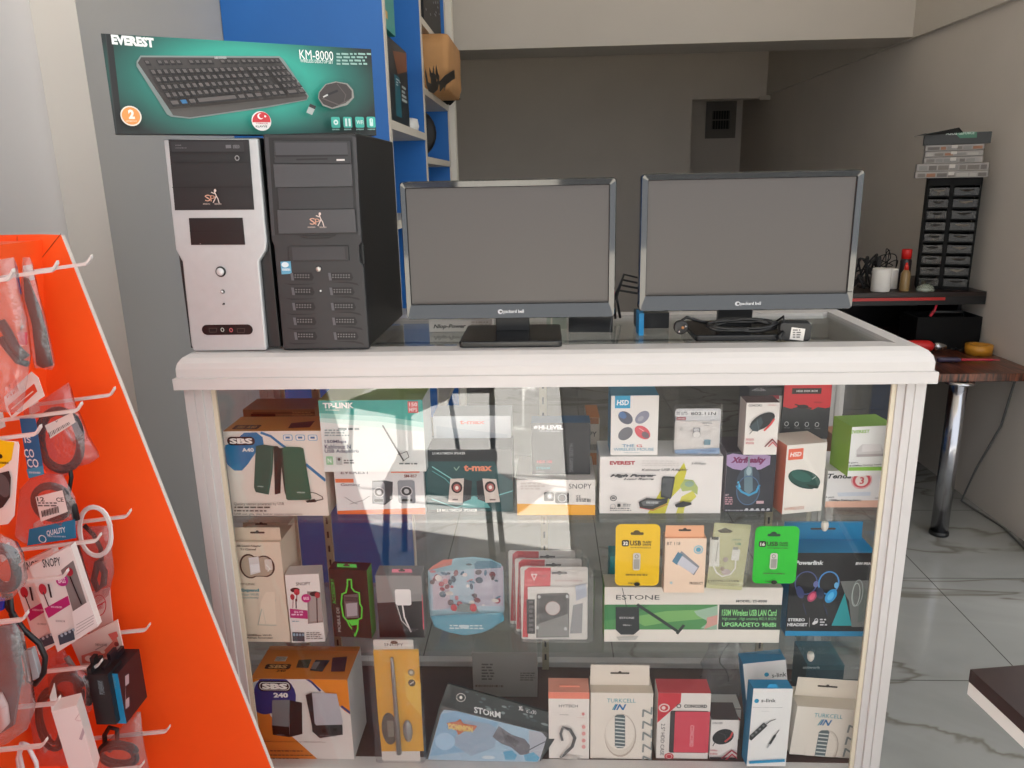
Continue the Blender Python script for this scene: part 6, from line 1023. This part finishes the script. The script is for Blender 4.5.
o, mx = bag('clear bag of black cable between the tilted boxes and the white charger box', ZP4, [(240, 250), (330, 230), (440, 280), (480, 330), (470, 470), (440, 500), (300, 470), (250, 380)], -.245, .012, BAGRED)
inner(o, mx, 'cable', lambda b, f: (coil(b, f, 350, 370, 70, 80, 3, .0045, M('#2b2527', .5), 14), tubepx(b, f, [(440, 300), (460, 360), (455, 440)], .006, DK)), ZP4)
o, mx = bag('pale bag with grey cable on the left edge beneath the yellow card', ZP3, [(-60, 200), (70, 260), (110, 330), (130, 480), (60, 560), (-60, 580)], -.40, .014)
inner(o, mx, 'cable', lambda b, f: (coil(b, f, 20, 400, 70, 110, 3, .005, M('#3a3b3e', .5), 16),), ZP3)
# ================================================================== work table by the right wall
def zebra():
    m = bpy.data.materials.new('zebra_wood'); m.use_nodes = True; nt = m.node_tree; N = nt.nodes; L = nt.links; p = N['Principled BSDF']
    tc = N.new('ShaderNodeTexCoord'); mp = N.new('ShaderNodeMapping'); mp.inputs['Scale'].default_value = (14, 1.5, 1.5); L.new(tc.outputs['Object'], mp.inputs[0])
    n = N.new('ShaderNodeTexNoise'); n.inputs['Scale'].default_value = 6; n.inputs['Detail'].default_value = 6; L.new(mp.outputs[0], n.inputs['Vector'])
    r = N.new('ShaderNodeValToRGB'); r.color_ramp.elements[0].color = (*rgb('#2a1712'), 1); r.color_ramp.elements[1].color = (*rgb('#7a4530'), 1); r.color_ramp.elements[0].position = .4; r.color_ramp.elements[1].position = .62
    L.new(n.outputs['Fac'], r.inputs[0]); L.new(r.outputs[0], p.inputs['Base Color']); p.inputs['Roughness'].default_value = .28; return m
ZEB = zebra(); TZ = .752; TY = 1.79
t = thing('work_table', 'dark striped wood work table on chrome legs by the right wall', 'table', T(1.6, TY, 0))
link('table_top', MB().box(-.62, 0, TZ-.035, XR-1.6-.005, 1.15, TZ, ZEB), t, bevel=.002)
for (px, py) in ((943, 538), (941, 452)):
    c = onZ(px, py, 0); x = min(c.x, 2.03); y = min(c.y+.04, 2.86)
    b = MB().lathe([(.036, .02), (.036, TZ-.036)], M('#b9bac0', .18, 1.), 28, T(x-1.6, y-TY, 0)); b.lathe([(0, .0005), (.040, .0005), (.042, .006), (.040, .02), (0, .02)], BLACK, 24, T(x-1.6, y-TY, 0)); b.lathe([(.06, TZ-.045), (.06, TZ-.036)], CHROME, 24, T(x-1.6, y-TY, 0))
    link('leg', b, t)
c = MB().box(0, 0, .0005, .75, .5, .70, M('#121213', .5)); o = tag(link('drawer_cabinet', c, None, T(1.10, 2.25, 0), bevel=.004), 'black cabinet in the shade under the work table', 'cabinet')
for i in range(3): b = MB().box(.02, -.012, .04+.22*i, .73, -.001, .24+.22*i, M('#1a1a1b', .45)); link('drawer', b, o, bevel=.003)
RZ = 1.03; RY = 2.27
t = thing('desk_riser', 'black raised shelf with a red front line at the back of the work table', 'shelf', T(1.6, RY, TZ+.0005))
link('shelf_board', MB().box(-.7, 0, RZ-TZ-.02, .49, .64, RZ-TZ, M('#241713', .4, var=.1)), t, bevel=.001)
link('red_line', MB().box(-.7, -.003, RZ-TZ-.038, .30, 0, RZ-TZ-.024, M('#b0201c', .4)), t)
link('rear_board', MB().box(-.7, .62, 0, .49, .64, RZ-TZ-.02, M('#100f10', .5)), t)
link('side_board', MB().box(-.72, .0, 0, -.7, .64, RZ-TZ-.02, M('#100f10', .5)), t); link('side_board', MB().box(.47, .2, 0, .49, .62, RZ-TZ-.0205, M('#100f10', .5)), t)
link('lip', MB().box(-.7, .0, RZ-TZ-.06, .49, .012, RZ-TZ-.0205, M('#100f10', .5)), t)
# drawer tower
c = onZ(948, 289, RZ); TR_ = Matrix.Rotation(math.radians(-22), 4, 'Z'); mx = T(1.925, 2.36, RZ+.0005) @ TR_
hgt = onY(948, 178, 2.38).z-RZ; x0, x1 = -.112, .112
t = thing('parts_drawer_tower', 'tall black tower of small clear drawers on the raised shelf', 'drawer unit', mx)
BK = M('#0b0b0c', .65, spec=.2); b = MB().box(x0, 0, 0, x0+.008, .16, hgt, BK).box(x1-.008, 0, 0, x1, .16, hgt, BK).box(x0, 0, hgt-.03, x1, .16, hgt, BK).box(x0, 0, 0, x1, .16, .012, BK).box(x0+.01, .15, 0, x1-.01, .16, hgt, BK); xm = x0+(x1-x0)*.46; b.box(xm-.009, 0, 0, xm+.009, .16, hgt, BK)
nd = 9; dh = (hgt-.045)/nd
for i in range(nd+1): b.box(x0, .002, .010+dh*i, x1, .15, .016+dh*i, BK)
link('frame', b, t)
CLR = clearmat('smoky_drawer', (.45, .43, .40), haze=.14, rough=.25, boost=.03, hazecol=(.22, .20, .18))
CLD = clearmat('dark_drawer', (.3, .3, .3), haze=.08, rough=.25, boost=.03, hazecol=(.3, .3, .3))
for i in range(nd):
    z0_, z1_ = .018+dh*i, .008+dh*(i+1)
    for (a, b_), cm in (((x0+.01, xm-.011), CLR), ((xm+.011, x1-.01), CLD)):
        q = MB().box(a, -.004, z0_, b_, .11, z1_-dh*.16, cm); dr = link('drawer', q, t); 
        mid = (a+b_)/2; w_ = (b_-a)/2; hw_ = MB().add([(mid-w_*.6, -.006, z1_-dh*.35), (mid+w_*.6, -.006, z1_-dh*.35), (mid, -.022, z0_+dh*.3), (mid-w_*.6, -.004, z1_-dh*.30), (mid+w_*.6, -.004, z1_-dh*.30)], [(0,1,2),(0,3,4,1),(0,2,3),(1,4,2),(3,2,4)], M('#7a736a', .45) if (a < xm and i == nd-1) or (a > xm and i % 2) else M('#2e2b28', .5)); link('pull_lip', hw_, dr)
        if i % 2 == 0 and a < xm:
            s_ = MB(); rn = random.Random(i)
            for _ in range(5): xx = rn.uniform(a+.01, b_-.03); s_.box(xx, .02, z0_+.002, xx+.02, .04, z0_+.002+dh*.3, M(rn.choice(['#6a4a34', '#7a7a78', '#4a3a34', '#8a7a60']), .5))
            link('small_parts', s_, dr)
zt = RZ+hgt+.001
ZP5 = zm(900, 110, 1024, 529)
def case_(label, Lx, Rx, ty, by, zb, mcol, D=.10, extra=None):
    l = onY(*P(ZP5, Lx, by), 2.365).x; r = onY(*P(ZP5, Rx, by), 2.365).x; r = min(r, XR-.01); h = onY(*P(ZP5, Lx, ty), 2.365).z-onY(*P(ZP5, Lx, by), 2.365).z
    mx = T(1.900, 2.355, zb) @ TR_; w_ = (Rx-Lx)/2*.00112; b = MB().rbox(-w_, 0, 0, w_, D, h-.003, .006, mcol, axis='z')
    o = tag(link('organizer_case', b, None, mx, bevel=.002), label, 'case'); q = MB()
    rn = random.Random(int(ty)); x = -w_+.012
    while x < w_-.03: ww = rn.uniform(.02, .05); q.box(x, -.0012, .005, min(x+ww, w_-.01), -.0002, h-.012, M(rn.choice(['#8a5a3c', '#6a625a', '#7a7672', '#a09a92', '#59524c']), .5)); x += ww+.006
    link('contents', q, o); link('latch', MB().box(-.012, -.004, h*.35, .012, -.0003, h*.8, M('#b8b2aa', .4)), o); return zb+h-.002
CS = M('#8b8580', .3, var=.1)
z_ = zt
z_ = case_('wide clear organizer case resting directly on the drawer tower', 64, 335, 250, 281, z_, CS); z_ = case_('second wide clear organizer case up from the drawer tower', 66, 333, 214, 249, z_, CS)
z_ = case_('narrow clear organizer case, lowest of the three narrow ones', 104, 322, 182, 212, z_, CS, .09); z_ = case_('narrow clear organizer case, middle of the three', 106, 322, 154, 181, z_, CS, .09); z_ = case_('narrow clear organizer case, topmost of the three', 106, 324, 124, 153, z_, CS, .09)
l, r = onY(*P(ZP5, 95, 130), 2.36).x, onY(*P(ZP5, 328, 130), 2.36).x; mx = T(1.905, 2.35, z_+.0005) @ TR_; w_ = .135; h = .05
b = MB().cbox(-w_, 0, 0, w_, .09, h, M('#151817', .45), {}); f = facef(b, mx, 0, ZP5); f.b = (-w_, w_, 0, h); f.draw([('p', [(205, 70), (330, 72), (328, 118), (255, 120)], '#2a6a50'), ('t', 196, 92, 245, 106, 'ASUS', '#c8d4cc', dict(b=.02)), ('t', 250, 92, 318, 104, 'GEFORCE', '#b8ccc0', {})])
o = tag(link('component_carton', b, None, mx), 'black and green component carton on top of the organizer cases', 'box')
link('lid_flap', MB().add([(-w_, .0, h), (.02, .0, h), (.0, -.02, h+.02), (-w_-.045, -.03, h-.012), (-w_, .0, h+.002), (.02, .0, h+.002), (.0, -.02, h+.022), (-w_-.045, -.03, h-.010)], [(0,1,2,3),(7,6,5,4),(0,3,7,4),(3,2,6,7),(2,1,5,6)], M('#1d201f', .4)), o)
# small things on the riser
ZP6 = zm(850, 230, 1024, 835)
def P6(x, y, Y): return onY(*P(ZP6, x, y), Y)
def roll_(label, px0, px1, y_):
    a, b_ = P6(px0, 280, y_).x, P6(px1, 280, y_).x; r = (b_-a)/2; h = P6(px0, 190, y_).z-RZ
    q = MB().lathe([(r*.3, .002), (r*.96, 0), (r, .004), (r, h-.004), (r*.96, h), (r*.35, h), (r*.3, h-.006), (r*.3, .002)], M('#d8d4ce', .75, var=.03), 32)
    tag(link('paper_roll', q, None, T((a+b_)/2, y_+r, RZ+.0008)), label, 'paper roll')
roll_('white paper roll on the raised shelf, the one in front', 120, 208, 2.29); roll_('white paper roll mostly behind the front one', 170, 238, 2.39)
def can(name, label, cat, px0, px1, y_, prof, mats):
    a, b_ = P6(px0, 280, y_).x, P6(px1, 280, y_).x; r = (b_-a)/2; q = MB()
    for (pr, m) in zip(prof, mats): q.lathe([(rr_*r, z_) for rr_, z_ in pr], m, 24)
    return tag(link(name, q, None, T((a+b_)/2, y_+r, RZ+.0008)), label, cat)
hc = P6(265, 95, 2.40).z-RZ; can('spray_can', 'spray can with a red cap beside the drawer tower', 'spray can', 240, 292, 2.40, [[(0, 0), (.98, 0), (1, .004), (1, hc*.70), (.85, hc*.76), (0, hc*.76)], [(.88, hc*.76), (.9, hc*.98), (.8, hc), (0, hc)]], [M('#2b2426', .3), M('#cc1f1c', .4)])
hb = P6(265, 160, 2.31).z-RZ; can('glue_bottle', 'small amber bottle with a red nozzle in front of the spray can', 'bottle', 248, 292, 2.31, [[(0, 0), (.95, 0), (1, .004), (1, hb*.62), (.5, hb*.74), (.4, hb*.76), (0, hb*.76)], [(.5, hb*.75), (.45, hb*.85), (.18, hb), (0, hb)]], [M('#8a7048', .3), M('#cc2a1e', .4)])
def tangle(name, label, c, sx, sy, sz, n, r, m, seed, zbase):
    rn = random.Random(seed); b = MB()
    for k in range(n):
        p = [Vector((c[0]+rn.uniform(-sx, sx), c[1]+rn.uniform(-sy, sy), zbase+r+rn.uniform(0, sz))) for _ in range(7)]; p[0].z = zbase+r+.0005; p[-1].z = zbase+r+.0005; out = []
        for i in range(len(p)-1):
            p0, p1, p2, p3 = p[max(i-1, 0)], p[i], p[i+1], p[min(i+2, len(p)-1)]
            for j in range(8):
                t_ = j/8; q = .5*((2*p1)+(p2-p0)*t_+(2*p0-5*p1+4*p2-p3)*t_*t_+(3*p1-p0-3*p2+p3)*t_**3); q.z = max(q.z, zbase+r+.0004); out.append(q)
        b.tube(out, r, m, 6)
    return tag(link(name, b, None, None), label, 'cable')
cc = P6(85, 270, 2.42); tangle('cable_tangle', 'black tangle of cables on the raised shelf beside the paper rolls', (cc.x, 2.44), .06, .05, .16, 5, .005, M('#121112', .5), 3, RZ)
cc = P6(175, 270, 2.44); tangle('thin_wires', 'thin dark wires looping up behind the paper rolls', (cc.x+.01, 2.50), .05, .03, .2, 3, .0025, M('#1c1816', .5), 8, RZ)
cc = P6(365, 262, 2.31); b = MB(); rn = random.Random(1); vs_ = []; n = 10
for j in range(5):
    for i in range(n): a = i/n*math.tau; k = (1, 1.05, .9, .6, .2)[j]*(1+.3*noise.noise(Vector((math.cos(a)*2, math.sin(a)*2, j*.8)))); vs_.append((.045*k*math.cos(a), .03*k*math.sin(a), .0006+.009*j))
b.add(vs_, [[j*n+i, j*n+(i+1) % n, (j+1)*n+(i+1) % n, (j+1)*n+i] for j in range(4) for i in range(n)]+[list(range(n))[::-1], [4*n+i for i in range(n)]], clearmat('wrap_plastic', (.8, .86, .8), haze=.3, rough=.15, boost=.1, hazecol=(.6, .66, .55), bump=80), True); tag(link('crumpled_wrap', b, None, T(cc.x, 2.31, RZ)), 'crumpled clear wrapping at the foot of the drawer tower', 'plastic wrap')
# things on the table top
def onT(x, y): return onZ(*P(ZP6, x, y), TZ)
c = onT(620, 470); c2 = onT(800, 500)
t = thing('tool_tray', 'open black tool tray on the work table against the right wall', 'tray', T(1.93, 2.28, TZ+.0008) @ Matrix.Diagonal((.62, .75, 1.05, 1)))
b = MB(); TB = M('#0c0c0d', .65, var=.1, spec=.2)
for q in ((-.24, -.02, 0, .25, .0, .15), (-.24, .20, 0, .25, .22, .15), (-.24, 0, 0, -.22, .2, .15), (.23, 0, 0, .25, .2, .15), (-.22, 0, 0, .23, .2, .012), (-.01, 0, .012, .01, .2, .12)): b.box(*q, TB)
link('body', b, t)
link('carry_handle', MB().tube([(-.15, .02, .13), (-.12, .02, .17), (.12, .02, .17), (.15, .02, .13)], .006, M('#19191a', .4), 8), t)
tag(link('pliers', MB().tube([(0, 0, .012), (.03, .015, .045), (.05, .03, .10)], [.009, .008, .004], M('#c8283c', .4), 8).tube([(.012, .0, .03), (.05, .035, .08)], .006, M('#8a1a28', .4), 8), None, T(1.84, 2.268, TZ+.156) @ Matrix.Scale(.75, 4)), 'pliers with red handles lying on the tool tray', 'pliers')
c = onT(310, 405); tag(link('router', MB().rbox(-.11, -.06, 0, .11, .06, .035, .02, M('#0f0f11', .25), axis='z'), None, T(c.x, min(c.y, 2.8), TZ+.0008), bevel=.006), 'flat black device on the work table below the raised shelf', 'device')
c = onT(382, 466); b = MB().cbox(-.085, 0, 0, .085, .07, .032, M('#8a4a1c', .5), dict(front=M('#b86a20', .5))); tag(link('amber_carton', b, None, frame((c.x, c.y, TZ+.0008), 4)), 'small flat amber carton on the work table', 'box')
c = onT(520, 505); b = MB().rbox(-.12, -.045, 0, .12, .045, .022, .01, M('#0e0e10', .35), axis='z'); tag(link('hard_drive', b, None, T(c.x, c.y+.06, TZ+.0008), bevel=.003), 'long flat black case in front of the tool tray', 'case')
c = onT(770, 600); R0 = .058; tag(link('tape_roll', MB().lathe([(R0*.62, 0), (R0, 0), (R0, .045), (R0*.62, .045), (R0*.62, 0)], M('#c98a2a', .35), 36), None, T(min(c.x, 2.03), c.y+.03, TZ+.0008)), 'roll of amber packing tape near the front edge of the work table', 'tape')
c = onT(420, 598); R90 = Matrix.Rotation(math.pi/2, 4, 'Y')
t = thing('torch', 'red torch with a bare metal head on the work table beside the showcase', 'torch', frame((c.x-.02, c.y+.05, TZ+.03), -12)); link('handle', MB().lathe([(0, -.10), (.024, -.10), (.028, -.06), (.028, .0), (.022, .012), (.012, .02)], M('#cc1e1c', .4), 20, R90), t); link('head', MB().lathe([(.012, .018), (.022, .022), (.024, .04), (.016, .06), (.010, .075), (0, .078)], M('#b8b8ba', .25, 1.), 20, R90), t)
c = onT(570, 640); t = thing('screwdriver', 'screwdriver with dark violet handle and long red shaft on the table edge', 'screwdriver', frame((c.x-.03, c.y+.015, TZ+.0135), -4)); link('handle', MB().lathe([(0, -.10), (.010, -.098), (.012, -.08), (.010, -.03), (.012, -.02), (.008, .0)], M('#3a3048', .4), 14, R90), t); link('shaft', MB().lathe([(.006, .0), (.006, .13), (.003, .14), (.003, .165), (0, .167)], M('#b82c44', .4), 10, R90), t)
c = onT(600, 580); tangle('loose_wire', 'thin black wire curling on the table top in front of the tool tray', (c.x, c.y+.03), .12, .06, .01, 2, .003, M('#0e0e0e', .5), 12, TZ)
c = onT(780, 470); tangle('soldering_cord', 'black and violet cords piled at the wall end of the table', (min(c.x, 1.99), c.y-.03), .07, .05, .07, 4, .004, M('#2a1a2c', .5), 21, TZ)
cable('hanging_cord', 'grey cord hanging down the right wall to the floor', 'cable', [(2.09, 1.95, .71), (2.085, 2.0, .45), (2.06, 2.1, .2), (2.04, 2.15, .012), (2.08, 1.85, .008), (2.05, 1.65, .008), (2.09, 1.55, .008)], .005, M('#5a5a58', .5))
# near table corner, lower right
a = onZ(970, 669, .74); mx = frame((a.x, a.y, 0), 8)
t = thing('side_table', 'dark brown table with white underframe, only its corner showing at lower right', 'table', mx)
link('table_top', MB().box(0, -.7, .715, .8, 0, .74, M('#2e1a17', .35, var=.15)), t, bevel=.001)
link('underframe', MB().box(.001, -.699, .690, .799, -.001, .7145, M('#e6e6e2', .4)), t)
for x in (.22, .73):
    for y in (-.66, -.12): link('leg', MB().box(x, y, .0005, x+.035, y+.035, .69, M('#dcdcd8', .4)), t)
# ================================================================== the street side, seen only as reflections
def chair():
    t = thing('metal_chair', 'metal chair standing outside in front of the showcase', 'chair', T(-.42, -1.40, 0)); m = M('#141414', .4)
    link('seat', MB().rbox(-.21, -.2, .45, .21, .22, .485, .04, M('#15171c', .4), axis='z'), t, bevel=.008)
    for sx in (-1, 1):
        for sy in (-1, 1): link('leg', MB().tube([(sx*.19, sy*.18, .45), (sx*.22, sy*.22, .0)], .013, m, 10), t)
        link('back_post', MB().tube([(sx*.19, -.18, .45), (sx*.19, -.24, .95)], .012, m, 10), t)
    link('backrest', MB().rbox(-.20, -.255, .72, .20, -.235, .95, .03, M('#23305a', .4)), t, bevel=.005)
    return t
ch = chair(); ch['group'] = 'metal chairs outside'
c2 = ch.copy(); COL.objects.link(c2); c2.location = (-.78, -2.45, 0); c2.rotation_euler = (0, 0, .5); c2['label'] = 'second metal chair standing further out in the sunlight'
for q in list(ch.children): r = q.copy(); COL.objects.link(r); r.parent = c2
